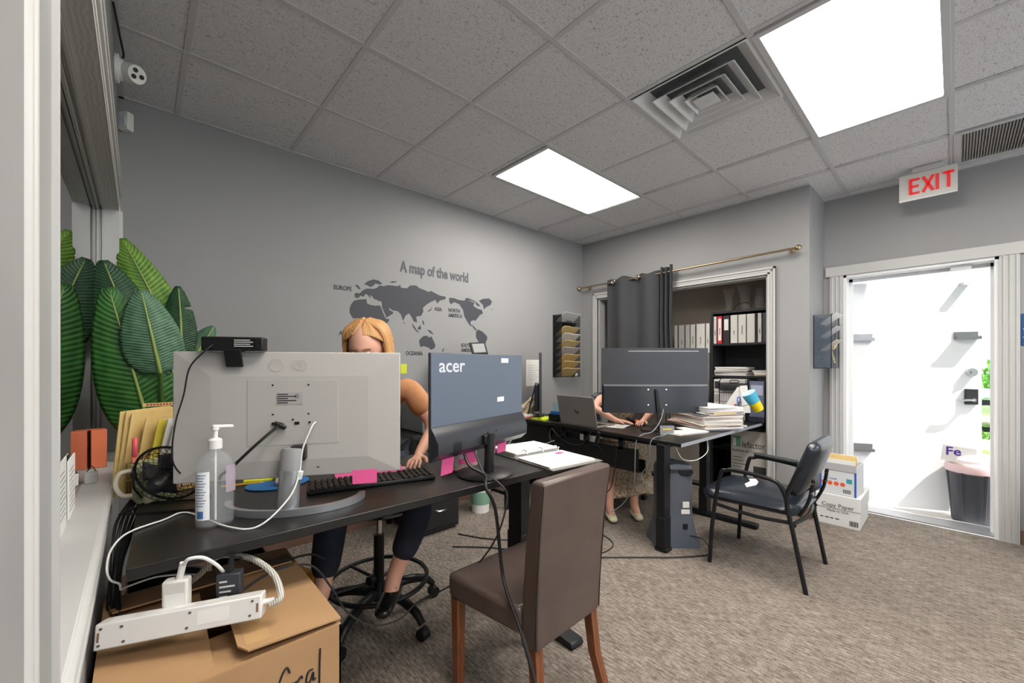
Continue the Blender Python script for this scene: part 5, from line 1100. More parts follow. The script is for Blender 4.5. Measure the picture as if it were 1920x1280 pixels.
# power strip
t = thing('power_strip', 'scuffed white power strip lying on its side on the cardboard box', 'power strip', (.078, 1.18, bh+.05), -.42)
ps_m = mat('strip_white', (214, 212, 210), .4, var=.03, vscale=12)
st = thing_part = MB().box(-.165, .165, -.022, .022, -.0, .062).build('case', ps_m, t, bevel=.004)
t.rotation_euler = (-.2, -.03, -.42); t.scale = (.94, 1, .84)
for x in (-.12, -.06, .0, .06, .12):
    for dz in (.018, .042):
        pass
for k in range(5):
    x = -.125+.06*k; oo = B(x-.02, x+.02, -.012, .012, .0622, .0635).build('outlet', white_m, st, bevel=.001)
    for dx in (-.007, .007): B(x+dx-.0012, x+dx+.0012, -.004, .004, .0636, .0642).build('slot', black_m, oo) if False else None
for x, z in ((-.115, .048), (-.11, .012), (.015, .05), (.01, .014), (.145, .05), (.14, .014), (-.155, .012), (-.153, .05)): MB().cyl((x, -.0235, z), (x, -.0222, z), .0032, n=10).build('screw', mat('screw_grey', (110, 108, 110), .4, metal=.6), t)
for x in (-.157, .156): MB().box(x-.002, x+.002, -.0232, -.0222, .02, .042).build('hang_slot', mat('slot_brown', (120, 96, 76), .7), t)
B(.03, .095, -.0228, -.0222, .016, .05).build('rating_plate', mat('plate_pale', (226, 225, 222), .5), t)
MB().cyl((.165, 0, .035), (.19, 0, .035), .008, n=12).build('cord_relief', white_m, t)
strp_m = mat_ramp('cord_striped', (214, 212, 204), (150, 148, 140), .7, 70, 0, 0)
cable('braided_cord', 'thick white braided cord arching from the power strip', [(.232, 1.105, .695), (.252, 1.10, .71), (.25, 1.16, .74), (.22, 1.25, .757), (.18, 1.30, .762), (.15, 1.34, .75), (.12, 1.38, .70), (.08, 1.42, .66)], .0075, strp_m)
t = thing('power_adapter', 'white power brick plugged in standing behind the power strip', 'power adapter', (.065, 1.222, .672), -.42); o = MB().box(-.025, .025, -.014, .014, 0, .10).build('case', mat('adapter_white', (208, 206, 200), .4), t, bevel=.005); B(-.018, .018, -.0148, -.014, .01, .07).build('rating_label', MATS['plate_pale'], t); MB().cyl((.005, 0, .10), (.012, 0, .135), .007, n=10).build('strain_relief', white_m, t)
t = thing('power_adapter', 'black power brick with grey print behind the power strip', 'power adapter', (.165, 1.205, .675), -.42); B(-.026, .026, -.015, .015, 0, .085).build('case', mat('adapter_black', (48, 50, 56), .45), t, bevel=.004); [B(-.018, -.002+.008*(q % 3), -.0156, -.015, .03+.012*q, .034+.012*q).build('print_line', mat('print_pale', (190,190,190), .7), t) for q in range(4)]; MB().cyl((0, 0, .085), (.004, 0, .125), .008, .005, n=10).build('strain_relief', black_m, t)
cable('power_cable', 'white cable arching from the white power brick', [(.077, 1.212, .803), (.085, 1.20, .818), (.11, 1.195, .815), (.135, 1.20, .79), (.15, 1.21, .765), (.16, 1.24, .74)], .004, white_m)
cable('power_cable', 'black cable running over the cardboard box flap into the desk', [(.17, 1.20, .795), (.19, 1.22, .78), (.20, 1.27, .75), (.24, 1.36, .70), (.33, 1.40, .665), (.42, 1.44, .64), (.47, 1.46, .60)], .0035, black_m)
rb = random.Random(5)
for k in range(6):
    x0 = -.06+.012*k; cable('cable_tangle', ('leftmost', 'second', 'third', 'fourth', 'fifth', 'rightmost')[k]+' black cable hanging in the gap between window wall and front desk', [(x0+.04, 1.80+.03*k, D1+.01), (x0+.01, 1.66+.02*k, D1-.02), (-.055+.004*k, 1.55+rb.uniform(-.05, .05), .72), (-.06+.005*k, 1.48+rb.uniform(-.06, .06), .62), (-.055+.006*k, 1.52+rb.uniform(-.05, .05), .5), (-.05, 1.62, .36)], .004, black_m)
# under the desk
t = thing('snack_box', 'orange and blue packet on the floor under the front desk', 'box', (.50, 1.98, 0), .3); B(-.07, .07, -.05, .05, 0, .20).build('lower', blue_m, t, bevel=.002); B(-.07, .07, -.05, .05, .20, .34).build('upper', mat('amber', (222, 150, 50), .6), t, bevel=.002); text('lettering', 'ale', .06, white_m, t, (-.05, -.0508, .12), (PI/2, 0, 0))
for k, (x, y, lb) in enumerate(((.30, 1.92, 'black storage bin under the desk, behind the cardboard box'), (.05, 2.02, 'black storage bin under the desk, nearest the window wall'))):
    t = thing('storage_bin', lb, 'bin', (x, y, 0)); m = MB(); w_ = .085
    for b in ((-w_, w_, -w_, -w_+.004), (-w_, w_, w_-.004, w_), (-w_, -w_+.004, -w_, w_), (w_-.004, w_, -w_, w_)): m.box(*b, 0, .50-.05*k)
    m.box(-w_, w_, -w_, w_, 0, .004); m.build('case', black_m, t); MB().box(-w_+.01, w_-.01, -w_+.01, w_-.01, .38, .40).build('contents', card_m, t)
# ================================================================ brown leather chair
t = thing('dining_chair', 'brown leather parsons chair with wooden legs in front of the desk', 'chair', (1.115, 1.07, 0), .03)
lea_m = mat('brown_leather', (86, 73, 68), .3, var=.08, vscale=9, bump=.06, bscale=90); wood_m = mat_ramp('chair_wood', (104, 60, 36), (126, 74, 44), .4, 14, 0, 5, coat=.2)
def slab(secs, name, bev=.018):
    m = MB(); vs = []; 
    for (xa, xb, ya, yb, z) in secs: vs += [(xa, ya, z), (xb, ya, z), (xb, yb, z), (xa, yb, z)]
    fs = [(3,2,1,0), tuple(range(4*len(secs)-4, 4*len(secs)))]
    for k in range(len(secs)-1):
        for j in range(4): fs.append((4*k+j, 4*k+(j+1) % 4, 4*k+4+(j+1) % 4, 4*k+4+j))
    return m.add(vs, fs)
bk = slab([(-.178, .178, -.155, -.085, .335), (-.181, .181, -.158, -.090, .47), (-.186, .186, -.175, -.112, .70), (-.190, .190, -.198, -.142, .885), (-.190, .190, -.196, -.146, .895)], 'b').build('backrest', lea_m, t, bevel=.016, seg=3)
for s_ in (-1, 1): MB().tube([(.178*s_, -.153, .345), (.181*s_, -.157, .47), (.185*s_, -.174, .70), (.188*s_, -.195, .885)], .0025, 6, sub=4).build('seam', mat('seam_dark', (48, 40, 37), .5), bk, smooth=True)
m = MB(); m.add([(-.19, -.09, .365), (.19, -.09, .365), (.225, .265, .365), (-.225, .265, .365), (-.19, -.09, .455), (.19, -.09, .455), (.228, .27, .462), (-.228, .27, .462)], [(3,2,1,0),(4,5,6,7),(0,1,5,4),(1,2,6,5),(2,3,7,6),(3,0,4,7)]); m.build('seat', lea_m, t, bevel=.02, seg=3)
def leg(p0, p1, p2, w0, w1):
    m = MB(); vs = []
    for p, w in ((p0, w0), (p1, (w0+w1)/2), (p2, w1)): vs += [(p[0]-w, p[1]-w, p[2]), (p[0]+w, p[1]-w, p[2]), (p[0]+w, p[1]+w, p[2]), (p[0]-w, p[1]+w, p[2])]
    m.add(vs, [(0,1,2,3), (11,10,9,8)]+[(4*k+j, 4*k+4+j, 4*k+4+(j+1) % 4, 4*k+(j+1) % 4) for k in range(2) for j in range(4)]); m.build('leg', wood_m, t, bevel=.002)
for s_ in (-1, 1):
    leg((.155*s_, -.125, .36), (.16*s_, -.145, .18), (.17*s_, -.20, 0), .019, .016); leg((.198*s_, .235, .37), (.198*s_, .235, .2), (.196*s_, .235, 0), .020, .016)
# ================================================================ banana-leaf plant
t = thing('banana_plant', 'tall artificial plant with large banana leaves behind the grey monitor', 'plant', (0, 0, 0))
def mat_leaf(name, base, light):
    m = mat(name, base, .42, spec=.4); nt = m.node_tree; N = nt.nodes; L = nt.links; b = N['Principled BSDF']
    uv = N.new('ShaderNodeUVMap'); sp = N.new('ShaderNodeSeparateXYZ'); L.new(uv.outputs[0], sp.inputs[0])
    def mth(op, a, bb, c=None):
        x = N.new('ShaderNodeMath'); x.operation = op
        for i, q in enumerate((a, bb)):
            if isinstance(q, (int, float)): x.inputs[i].default_value = q
            else: L.new(q, x.inputs[i])
        return x.outputs[0]
    ab = mth('ABSOLUTE', mth('SUBTRACT', sp.outputs[0], .5), 0)
    rib = mth('SINE', mth('ADD', mth('MULTIPLY', sp.outputs[1], 190), mth('MULTIPLY', ab, -34)), 0)
    n = N.new('ShaderNodeTexNoise'); n.inputs['Scale'].default_value = 5; L.new(uv.outputs[0], n.inputs['Vector'])
    f = mth('ADD', mth('MULTIPLY', rib, .16), mth('MULTIPLY', n.outputs[0], .9))
    r = N.new('ShaderNodeValToRGB'); r.color_ramp.elements[0].position = .2; r.color_ramp.elements[1].position = .8
    r.color_ramp.elements[0].color = (*lin(base), 1); r.color_ramp.elements[1].color = (*lin(light), 1); L.new(f, r.inputs[0])
    L.new(r.outputs[0], b.inputs['Base Color'])
    bp = N.new('ShaderNodeBump'); bp.inputs['Strength'].default_value = .3; bp.inputs['Distance'].default_value = .004; L.new(rib, bp.inputs['Height']); L.new(bp.outputs[0], b.inputs['Normal'])
    return m
lf1 = mat_leaf('leaf_mid', (30, 70, 30), (66, 124, 52)); lf2 = mat_leaf('leaf_bright', (58, 100, 34), (130, 168, 70)); lf3 = mat_leaf('leaf_dark', (22, 50, 32), (54, 92, 62)); lf4 = mat_leaf('leaf_bluish', (52, 88, 66), (104, 142, 112))
rib_m = mat('leaf_rib', (140, 160, 84), .5)
def leaf(base, tip, w, m, face=(0, -1, 0), bend=.05, asym=0.0, cup=.03, stem_to=None, torn=0):
    base = Vector(base); tip = Vector(tip); ax = tip-base; L = ax.length; axn = ax.normalized(); nrm = Vector(face); nrm = (nrm-axn*nrm.dot(axn)).normalized(); sd = axn.cross(nrm)
    nu, nv = 16, 40; me_v = []; uvs = []
    for j in range(nv+1):
        v = j/nv; hw = w*(math.sin(PI*min(1, v**.62*.97+.015))**.62)*.5
        if v > .93: hw *= .985
        c = base+ax*v+nrm*(bend*4*v*(1-v))
        for i in range(nu+1):
            u = i/nu; s = (2*u-1); k = hw*(1+asym*s)
            nick = 1
            if torn and s > 0 and abs(v-torn) < .016: nick = .35+.65*abs(v-torn)/.016
            p = c+sd*s*k*nick+nrm*(-cup*abs(s)**1.6*hw/w*2+.004*math.sin(v*90+abs(s)*6)*abs(s))
            me_v.append(p); uvs.append((u, v))
    mb = MB(); mb.add(me_v, [(j*(nu+1)+i, j*(nu+1)+i+1, (j+1)*(nu+1)+i+1, (j+1)*(nu+1)+i) for j in range(nv) for i in range(nu)])
    me = bpy.data.meshes.new('leaf'); me.from_pydata([tuple(p) for p in mb.v], [], mb.f); me.materials.append(m)
    ul = me.uv_layers.new(name='UVMap')
    for lp in me.loops: ul.data[lp.index].uv = uvs[lp.vertex_index]
    me.shade_smooth(); o = bpy.data.objects.new('leaf', me); COL.objects.link(o); o.parent = t
    md = o.modifiers.new('solid', 'SOLIDIFY'); md.thickness = .0016; md.offset = 0
    MB().tube([base+ax*(v*.96)+nrm*(bend*4*v*(1-v)+.004) for v in [q/14 for q in range(15)]], [.0065, .006, .005, .004, .003, .002], 8).build('midrib', rib_m, o, smooth=True)
    if stem_to:
        MB().tube([Vector(stem_to), (Vector(stem_to)+base)/2+Vector((0, .02, 0)), base], .008, 8, sub=4).build('stalk', mat('stalk_green', (66, 96, 44), .5), t, smooth=True)
leaf((.142, 2.55, 1.33), (-.059, 2.60, 1.85), .20, lf2, (.15, -1, .1), .02, stem_to=(.11, 2.45, .3), torn=.32)
leaf((.0, 2.50, 1.32), (-.115, 2.50, 1.72), .21, lf3, (.1, -1, 0), .02, stem_to=(.10, 2.46, .3))
leaf((.04, 2.22, .97), (-.085, 2.17, 1.56), .235, lf1, (.0, -1, 0), .03, stem_to=(.10, 2.45, .3), torn=.42)
leaf((.062, 2.14, 1.235), (.005, 2.12, 1.555), .19, lf4, (.0, -1, .1), .015, stem_to=(.11, 2.45, .3))
leaf((.147, 2.47, 1.30), (.137, 2.50, 1.64), .135, lf3, (.1, -1, 0), .02, stem_to=(.12, 2.45, .3), torn=.7)
leaf((.20, 2.58, 1.30), (.285, 2.60, 1.465), .115, lf4, (.1, -1, 0), .01, stem_to=(.12, 2.46, .3))
leaf((.12, 2.32, .86), (.10, 2.36, 1.40), .24, lf1, (.1, -1, 0), .02, stem_to=(.11, 2.45, .3))

MB().lathe([(0, 0), (.11, 0), (.14, .26), (.145, .27), (.13, .27), (.10, .03), (0, .03)], 24, c=(.10, 2.45, 0)).build('pot', mat('pot_black', (36, 36, 38), .5), t, smooth=True)
MB().lathe([(0, .24), (.125, .24)], 24, c=(.10, 2.45, 0)).build('soil', mat('soil', (50, 40, 34), .95), t)

# ================================================================ people
def skin(name, J, E, m, parent=None, sub=2, root=None):
    """one continuous body grown from joints {key: (pos, radius)} along the edges E"""
    keys = list(J); idx = {k: i for i, k in enumerate(keys)}
    me = bpy.data.meshes.new(name); me.from_pydata([J[k][0] for k in keys], [(idx[a], idx[b]) for a, b in E], []); me.materials.append(m)
    o = bpy.data.objects.new(name, me); COL.objects.link(o)
    if parent is not None: o.parent = parent
    md = o.modifiers.new('skin', 'SKIN'); md.use_smooth_shade = True; md.branch_smoothing = .6
    sv = me.skin_vertices[0].data
    for k in keys:
        r = J[k][1]; sv[idx[k]].radius = r if isinstance(r, tuple) else (r, r); sv[idx[k]].use_root = (k == (root or keys[0]))
    s = o.modifiers.new('sub', 'SUBSURF'); s.levels = sub; s.render_levels = sub
    return o
def lerp(a, b, t): return tuple(a[i]+(b[i]-a[i])*t for i in range(3))
def hand(J, E, wrist, key, d, n, tag_, spread=.017, curl=.5, side=1):
    """palm and five fingers growing from a wrist: d = pointing direction, n = palm normal (down)"""
    d = Vector(d).normalized(); n = Vector(n); n = (n-d*n.dot(d)).normalized(); s = d.cross(n)*side; w = Vector(wrist)
    J[tag_+'palm'] = (tuple(w+d*.045), (.026, .016)); E.append((key, tag_+'palm'))
    J[tag_+'knuck'] = (tuple(w+d*.078), (.028, .013)); E.append((tag_+'palm', tag_+'knuck'))
    for q, (o_, L) in enumerate(((-1.5, .062), (-.5, .074), (.5, .070), (1.5, .054))):
        prev = tag_+'knuck'; p = w+d*.088+s*(o_*spread)
        for k in range(3):
            kk = '%sf%d%d' % (tag_, q, k); pos = p+d*(L*k/2*(1-curl*.12*k))+n*(curl*.014*k*k*.6)
            J[kk] = (tuple(pos), .0085-.001*k); E.append((prev, kk)); prev = kk
    prev = tag_+'palm'
    for k, (a, b) in enumerate(((.005, .034), (.030, .046), (.052, .050))):
        kk = '%st%d' % (tag_, k); J[kk] = (tuple(w+d*(.035+a)-s*b+n*.006*k), .010-.001*k); E.append((prev, kk)); prev = kk
def face(parent, c, fwd, up, m_skin):
    """head with jaw, brow, nose, lips, eyes and ears in its own frame: x side, y forward, z up"""
    c = Vector(c); f = fwd.normalized(); u = up.normalized(); s = f.cross(u)
    M = Matrix.Translation(c) @ Matrix(((s.x, f.x, u.x, 0), (s.y, f.y, u.y, 0), (s.z, f.z, u.z, 0), (0,0,0,1)))
    def hd(p, q):
        a = 2*PI*p; b = PI*q; x = math.sin(b)*math.sin(a); y = math.sin(b)*math.cos(a); z = math.cos(b)
        lo = max(0, -z); kx = 1-.42*lo**1.5; ky = 1-.20*lo**1.5 if y > 0 else 1-.45*lo
        X, Y, Z = x*.075*kx, y*.092*ky+.012*lo, z*.112
        fr = max(0, y)**2
        Y += fr*(-.008*math.exp(-((abs(X)-.030)/.014)**2-((Z-.004)/.012)**2) + .020*math.exp(-(X/.011)**2-((Z+.030)/.016)**2) + .008*math.exp(-(X/.008)**2-((Z+.008)/.02)**2)
                 + .006*math.exp(-(X/.022)**2-((Z+.060)/.010)**2) + .007*math.exp(-(X/.018)**2-((Z+.092)/.014)**2) + .004*math.exp(-(X/.045)**2-((Z-.026)/.010)**2))
        return M @ Vector((X, Y, Z))
    MB().grid(hd, 56, 44).build('head', m_skin, parent, smooth=True, weld=True)
    eye_m = mat('eye_white', (226, 224, 220), .2); iris_m = mat('iris', (70, 60, 50), .2); lip_m = mat('lips', (176, 96, 90), .5); brow_m = mat('brow', (150, 108, 70), .8)
    for sx in (-1, 1):
        e = MB(M).lathe([(0, -.0065), (.007, -.005), (.0105, 0), (.007, .005), (0, .0065)], 14, c=(.030*sx, .0745, .003)).build('eye', eye_m, parent, smooth=True)
        MB(M).cyl((.030*sx, .083, .002), (.030*sx, .0856, .002), .0042, n=12).build('iris', iris_m, e)
        MB(M).tube([(.016*sx, .0905, .022), (.030*sx, .0875, .026), (.045*sx, .077, .022)], .0022, 6, sub=3).build('eyebrow', brow_m, parent, smooth=True)
        MB(M).lathe([(0, -.030), (.006, -.022), (.009, 0), (.008, .020), (0, .028)], 12, c=(.075*sx, -.005, -.008), sx=.8, sy=1.6).build('ear', m_skin, parent, smooth=True)
    MB(M).tube([(-.022, .083, -.061), (-.009, .0935, -.058), (0, .0935, -.060), (.009, .0935, -.058), (.022, .083, -.061)], .0032, 6, sub=3).build('mouth', lip_m, parent, smooth=True)
skin_m = mat('skin', (220, 168, 144), .5, var=.03, vscale=10)

# --- woman at the front desk
t = thing('person', 'seated person in a tan top and navy trousers behind the grey monitor', 'person')
A = {'pel': (.89, 2.05, .74), 'belly': (.875, 2.02, .90), 'chest': (.85, 1.965, 1.08), 'neckb': (.825, 1.915, 1.20), 'neck': (.805, 1.88, 1.265), 'skull': (.785, 1.845, 1.365), 'crown': (.785, 1.85, 1.415), 'jaw': (.755, 1.80, 1.315),
     'shl': (.985, 1.835, 1.165), 'ell': (1.075, 1.74, .96), 'wrl': (.945, 1.66, .855), 'shr': (.70, 2.06, 1.165), 'elr': (.60, 1.98, .95), 'wrr': (.47, 1.78, .865),
     'hipl': (.97, 1.98, .72), 'knl': (.955, 1.665, .61), 'anl': (.845, 1.70, .325), 'fol': (.79, 1.645, .245), 'hipr': (.80, 2.11, .72), 'knr': (.63, 1.86, .60), 'anr': (.565, 1.80, .30), 'for': (.50, 1.74, .235)}
rad = dict(pel=.13, belly=.115, chest=(.125, .10), neckb=.06, neck=.048, skull=.07, crown=.05, jaw=.04, shl=.052, ell=.036, wrl=.024, shr=.052, elr=.036, wrr=.024, hipl=.085, knl=.055, anl=.036, fol=.034, hipr=.085, knr=.055, anr=.036)
rad['for'] = .034
J = {k: (A[k], rad[k]) for k in A}
E_ = [('pel','belly'),('belly','chest'),('chest','neckb'),('neckb','neck'),('neck','skull'),('skull','crown'),('skull','jaw'),('chest','shl'),('shl','ell'),('ell','wrl'),('chest','shr'),('shr','elr'),('elr','wrr'),('pel','hipl'),('hipl','knl'),('knl','anl'),('anl','fol'),('pel','hipr'),('hipr','knr'),('knr','anr'),('anr','for')]
hand(J, E_, A['wrl'], 'wrl', (-.62, -.72, -.10), (0, 0, -1), 'l', side=-1); hand(J, E_, A['wrr'], 'wrr', (-.55, -.8, -.1), (0, 0, -1), 'r', side=1)
body = skin('body', J, E_, skin_m, t, root='pel')
PF = Vector((-.67, -.74, 0)); UP = Vector((0, 0, 1)); face(t, (.776, 1.84, 1.350), PF*math.cos(.45)-UP*math.sin(.45), UP*math.cos(.45)+PF*math.sin(.45), skin_m)
shirt_m = mat('tan_knit', (186, 132, 92), .9, var=.06, vscale=60, bump=.15, bscale=200)
S = {k: (A[k], (rad[k] if not isinstance(rad[k], tuple) else rad[k][0])) for k in ('pel', 'belly', 'chest', 'shl', 'shr')}
S['pel'] = ((.885, 2.04, .82), .135); S['belly'] = (A['belly'], .127); S['chest'] = (A['chest'], (.142, .115)); S['nb'] = ((.832, 1.93, 1.175), .082)
S['shl'] = (A['shl'], .068); S['shr'] = (A['shr'], .068); S['sll'] = (lerp(A['shl'], A['ell'], .74), .057); S['slr'] = (lerp(A['shr'], A['elr'], .74), .057)
skin('shirt', S, [('pel','belly'),('belly','chest'),('chest','nb'),('chest','shl'),('chest','shr'),('shl','sll'),('shr','slr')], shirt_m, t, root='belly')
tr_m = mat('navy_trousers', (36, 40, 54), .85, var=.1, vscale=20)
T = {'pel': ((.89, 2.05, .735), .15), 'hipl': (A['hipl'], .10), 'knl': (A['knl'], .073), 'cal': (lerp(A['knl'], A['anl'], .5), .066), 'cul': (lerp(A['knl'], A['anl'], .80), .056), 'hipr': (A['hipr'], .10), 'knr': (A['knr'], .073), 'car': (lerp(A['knr'], A['anr'], .5), .066), 'cur': (lerp(A['knr'], A['anr'], .85), .056)}
skin('trousers', T, [('pel','hipl'),('hipl','knl'),('knl','cal'),('cal','cul'),('pel','hipr'),('hipr','knr'),('knr','car'),('car','cur')], tr_m, t, root='pel')
sh_m = mat('black_loafer', (24, 24, 26), .25, coat=.4)
for an, fo in (('anl', 'fol'), ('anr', 'for')):
    a = Vector(A[an]); f = Vector(A[fo]); d = (f-a); d.z = 0; d.normalize(); h = a-d*.02+Vector((0,0,-.055))
    s = skin('shoe', {'heel': (tuple(h), (.040, .036)), 'mid': (tuple(h+d*.08+Vector((0,0,-.008))), (.042, .034)), 'toe': (tuple(h+d*.165+Vector((0,0,-.022))), (.040, .026)), 'tip': (tuple(h+d*.20+Vector((0,0,-.026))), (.028, .020))}, [('heel','mid'),('mid','toe'),('toe','tip')], sh_m, t)
    p = h+d*.075+Vector((0,0,.022)); q = Vector((-d.y, d.x, 0)); MB().tube([p-q*.03, p+Vector((0,0,.012)), p+q*.03], .004, 6, sub=4).build('shoe_bar', gold_m, s, smooth=True)
hair_m = mat_ramp('strawberry_hair', (188, 134, 82), (214, 168, 114), .55, 40, 0, 3)
hf = Vector((-.67, -.74, 0)); hs = Vector((.74, -.67, 0))
def hairmaker(hc, tilt, r0, line, length):
    up = Vector((0, 0, 1)); pole = (up*math.cos(tilt)+hf*math.sin(tilt)).normalized(); fwd = (hf*math.cos(tilt)-up*math.sin(tilt)).normalized()
    def fn(u, v):
        a = 2*PI*u; front = max(0, math.cos(a))
        end = 1.95-(1.95-line)*front**.9; fi = v*end
        r = r0*(1+.03*math.sin(3*a+1)+.02*math.sin(11*a)); d = hs*math.sin(a)+fwd*math.cos(a)
        f1 = min(fi, 1.45); p = hc+pole*math.cos(f1)*r+d*math.sin(f1)*r*(1.0+.05*abs(math.sin(a)))
        part = .010*math.exp(-(math.sin(a)*4)**2)*max(0, math.cos(a))
        return p+Vector((0, 0, -max(0, fi-1.45)*length-part))+d*.012*max(0, fi-1.45)
    return fn, pole, fwd
hc = Vector((.785, 1.85, 1.378))
hfn, pole, fwd = hairmaker(hc, .42, .0985, .92, .34)
MB().grid(hfn, 84, 28).build('hair', hair_m, t, smooth=True, solid=.008)
for k in range(18):      # locks falling beside the face
    s_ = -1 if k % 2 else 1; q = (k//2)/8; w = hs*s_
    p0 = hc+pole*.096+fwd*(.02-.05*q)+w*.010; p1 = hc+pole*.062+fwd*(.035-.07*q)+w*.078; p2 = hc+w*(.096+.006*q)+fwd*(.028-.07*q)-Vector((0,0,.035)); p3 = p2+w*.004+hf*.012-Vector((0,0,.10+.03*math.sin(k)))
    MB().tube([p0, p1, p2, p3], [.010, .013, .013, .010, .004], 7, sub=6).build('hair_lock', hair_m, t, smooth=True)

# --- her drafting stool
t = thing('drafting_stool', 'black drafting stool with foot ring and castors behind the front desk', 'stool', (.885, 1.95, 0))
for k in range(5):
    a = math.radians(-75+72*k); d = Vector((math.cos(a), math.sin(a), 0))
    L = MB().tube([d*.03+Vector((0,0,.135)), d*.15+Vector((0,0,.14)), d*.25+Vector((0,0,.115)), d*.30+Vector((0,0,.07))], [.024, .022, .02, .017], 10, sub=4).build('leg', black_m, t, smooth=True)
    s = Vector((-d.y, d.x, 0)); c = d*.305+Vector((0,0,.028))
    w = MB().cyl(c-s*.022, c+s*.022, .028, n=18).build('castor', black_m, L, bevel=.004)
MB().cyl((0,0,.10), (0,0,.17), .04).cyl((0,0,.17), (0,0,.42), .026).build('column', black_m, t, smooth=True); MB().cyl((0,0,.42), (0,0,.62), .014).build('gas_lift', chrome_m, t, smooth=True)
MB().tube([(.235*math.cos(a), .235*math.sin(a), .195) for a in [2*PI*i/48 for i in range(48)]], .011, 8, closed=True).build('foot_ring', black_m, t, smooth=True)
for k in range(5):
    a = math.radians(-40+72*k); MB().cyl((.035*math.cos(a), .035*math.sin(a), .19), (.23*math.cos(a), .23*math.sin(a), .195), .008, n=8).build('ring_spoke', black_m, t)
MB().cyl((-.06, -.02, .21), (-.035, -.01, .21), .022, n=14).build('ring_knob', black_m, t)
MB().lathe([(0, .56), (.20, .56), (.235, .585), (.235, .605), (.21, .63), (0, .635)], 32).build('seat', vin_m, t, smooth=True)
MB().obox((.135, .15, .76), (.06, .03, .40), (0, 0, -.735)).build('back_bar', black_m, t, bevel=.004); o = cushion(.36, .34, .34, .06).build('backrest', mat('grey_mesh', (96, 96, 100), .8), t, smooth=True, weld=True); o.rotation_euler = (PI/2, 0, -.735); o.location = (.055, .245, 1.17)
t.rotation_euler = (0, 0, 0)

# --- woman at the standing desk
t = thing('person', 'seated person in a beige lace dress mostly hidden by the curved monitor', 'person')
A = {'pel': (3.44, 2.24, .52), 'belly': (3.41, 2.20, .68), 'chest': (3.35, 2.13, .86), 'neckb': (3.31, 2.09, .98), 'neck': (3.285, 2.06, 1.04), 'skull': (3.25, 2.02, 1.15), 'crown': (3.255, 2.03, 1.20), 'jaw': (3.21, 1.985, 1.105),
     'shl': (3.47, 1.99, .95), 'ell': (3.36, 1.84, .83), 'wrl': (3.18, 1.80, .785), 'shr': (3.21, 2.25, .95), 'elr': (2.985, 2.17, .88), 'wrr': (3.02, 1.97, .785),
     'hipl': (3.47, 2.13, .50), 'knl': (3.20, 1.90, .50), 'anl': (3.04, 1.81, .10), 'fol': (2.97, 1.73, .035), 'hipr': (3.36, 2.25, .50), 'knr': (3.05, 2.03, .50), 'anr': (2.86, 1.93, .10), 'for': (2.79, 1.85, .035)}
rad['jaw'] = .04; J = {k: (A[k], rad[k]) for k in A}; J['fol'] = (A['fol'], .032); J['for'] = (A['for'], .032)
E_ = [e for e in E_ if not (e[1][0] in 'lr' and len(e[1]) > 1 and (e[1][1:] in ('palm', 'knuck') or e[1][1] in 'ft'))]
hand(J, E_, A['wrl'], 'wrl', (-.9, -.2, -.05), (0, 0, -1), 'l', side=-1); hand(J, E_, A['wrr'], 'wrr', (.3, -.9, -.05), (0, 0, -1), 'r', side=1)
skin('body', J, E_, skin_m, t, root='pel'); face(t, (3.245, 2.015, 1.135), PF*math.cos(.22)-UP*math.sin(.22), UP*math.cos(.22)+PF*math.sin(.22), skin_m)
dr_m = mat('lace_dress', (216, 202, 180), .95, rgb2=(150, 126, 98), vscale=55)
S = {'pel': ((3.43, 2.23, .54), .15), 'belly': (A['belly'], .13), 'chest': (A['chest'], (.14, .115)), 'nb': ((3.325, 2.105, .955), .08), 'shl': (A['shl'], .062), 'shr': (A['shr'], .062), 'hl': ((3.33, 2.02, .51), .11), 'hr': ((3.20, 2.14, .51), .11)}
skin('dress_top', S, [('pel','belly'),('belly','chest'),('chest','nb'),('chest','shl'),('chest','shr'),('pel','hl'),('pel','hr')], dr_m, t, root='belly')
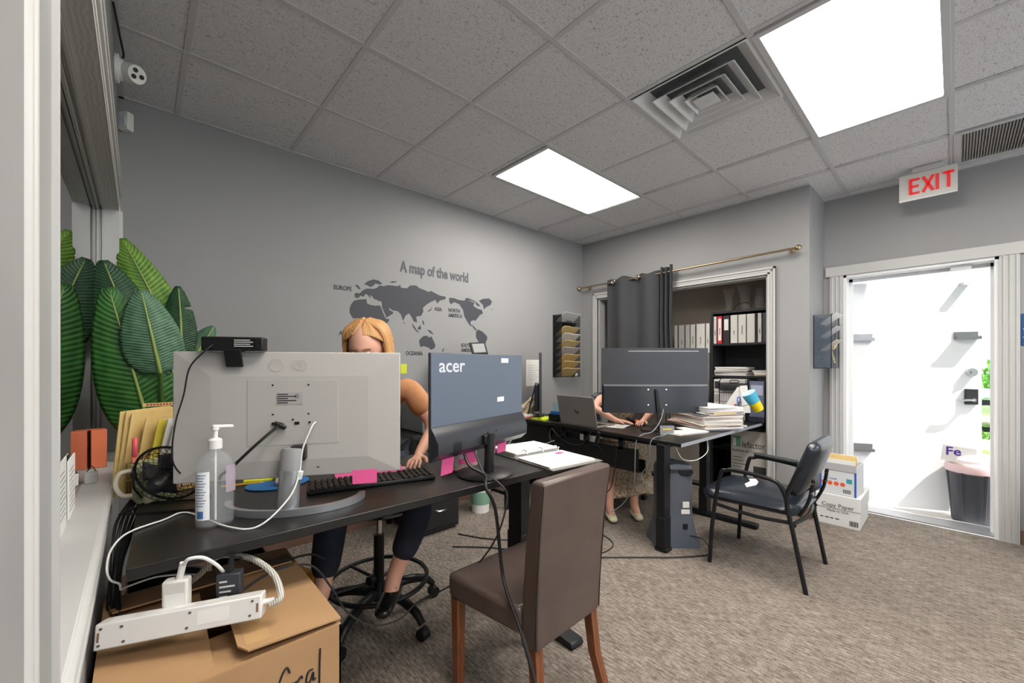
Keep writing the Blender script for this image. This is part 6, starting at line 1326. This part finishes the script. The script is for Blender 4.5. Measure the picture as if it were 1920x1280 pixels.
def skirt(u, v):
    a = 2*PI*u; k = 1+.06*math.sin(7*a)*v; c = Vector((3.17-.06*v, 2.0-.04*v, .60-.44*v)); e1 = Vector((-.70, -.71, 0)); e2 = Vector((.71, -.70, 0))
    return c+e1*math.cos(a)*(.12+.04*v)*k+e2*math.sin(a)*(.20+.07*v)*k+Vector((0,0,.02*math.sin(3*a)*v))
MB().grid(skirt, 72, 18).build('skirt', dr_m, t, smooth=True, solid=.003)
hc = Vector((3.255, 2.03, 1.16)); hair2_m = mat_ramp('brown_hair', (60, 42, 32), (92, 66, 48), .5, 60, 2, 3)
hfn, pole, fwd = hairmaker(hc, .2, .094, .95, .4)
MB().grid(hfn, 60, 22).build('hair', hair2_m, t, smooth=True, solid=.008)
shoe2_m = mat('pale_shoe', (222, 212, 180), .6)
for an in ('anl', 'anr'):
    a = Vector(A[an]); d = Vector((-.66, -.75, 0)); h = a-d*.03+Vector((0,0,-.06)); skin('shoe', {'heel': (tuple(h), (.040, .034)), 'mid': (tuple(h+d*.08), (.042, .032)), 'toe': (tuple(h+d*.19+Vector((0,0,-.006))), (.036, .024))}, [('heel','mid'),('mid','toe')], shoe2_m, t)
t = thing('office_chair', 'black swivel chair on castors under the seated person in beige', 'chair', (3.46, 2.26, 0), .82)
for k in range(5):
    a = math.radians(10+72*k); d = Vector((math.cos(a), math.sin(a), 0)); L = MB().tube([Vector((0,0,.10)), d*.15+Vector((0,0,.10)), d*.29+Vector((0,0,.07))], [.022, .018, .015], 8, sub=3).build('leg', black_m, t, smooth=True)
    s = Vector((-d.y, d.x, 0)); c = d*.295+Vector((0,0,.026)); MB().cyl(c-s*.02, c+s*.02, .026, n=16).build('castor', black_m, L, bevel=.004)
MB().cyl((0,0,.08), (0,0,.38), .022).build('column', black_m, t, smooth=True)
o = cushion(.46, .48, .46, .07).build('seat', vin_m, t, smooth=True, weld=True); o.location = (0, 0, .40)
o = cushion(.42, .40, .46, .05).build('backrest', vin_m, t, smooth=True, weld=True); o.rotation_euler = (PI/2+.1, 0, PI/2); o.location = (.27, 0, .74); B(.20, .23, -.03, .03, .38, .62).build('back_bar', black_m, t)
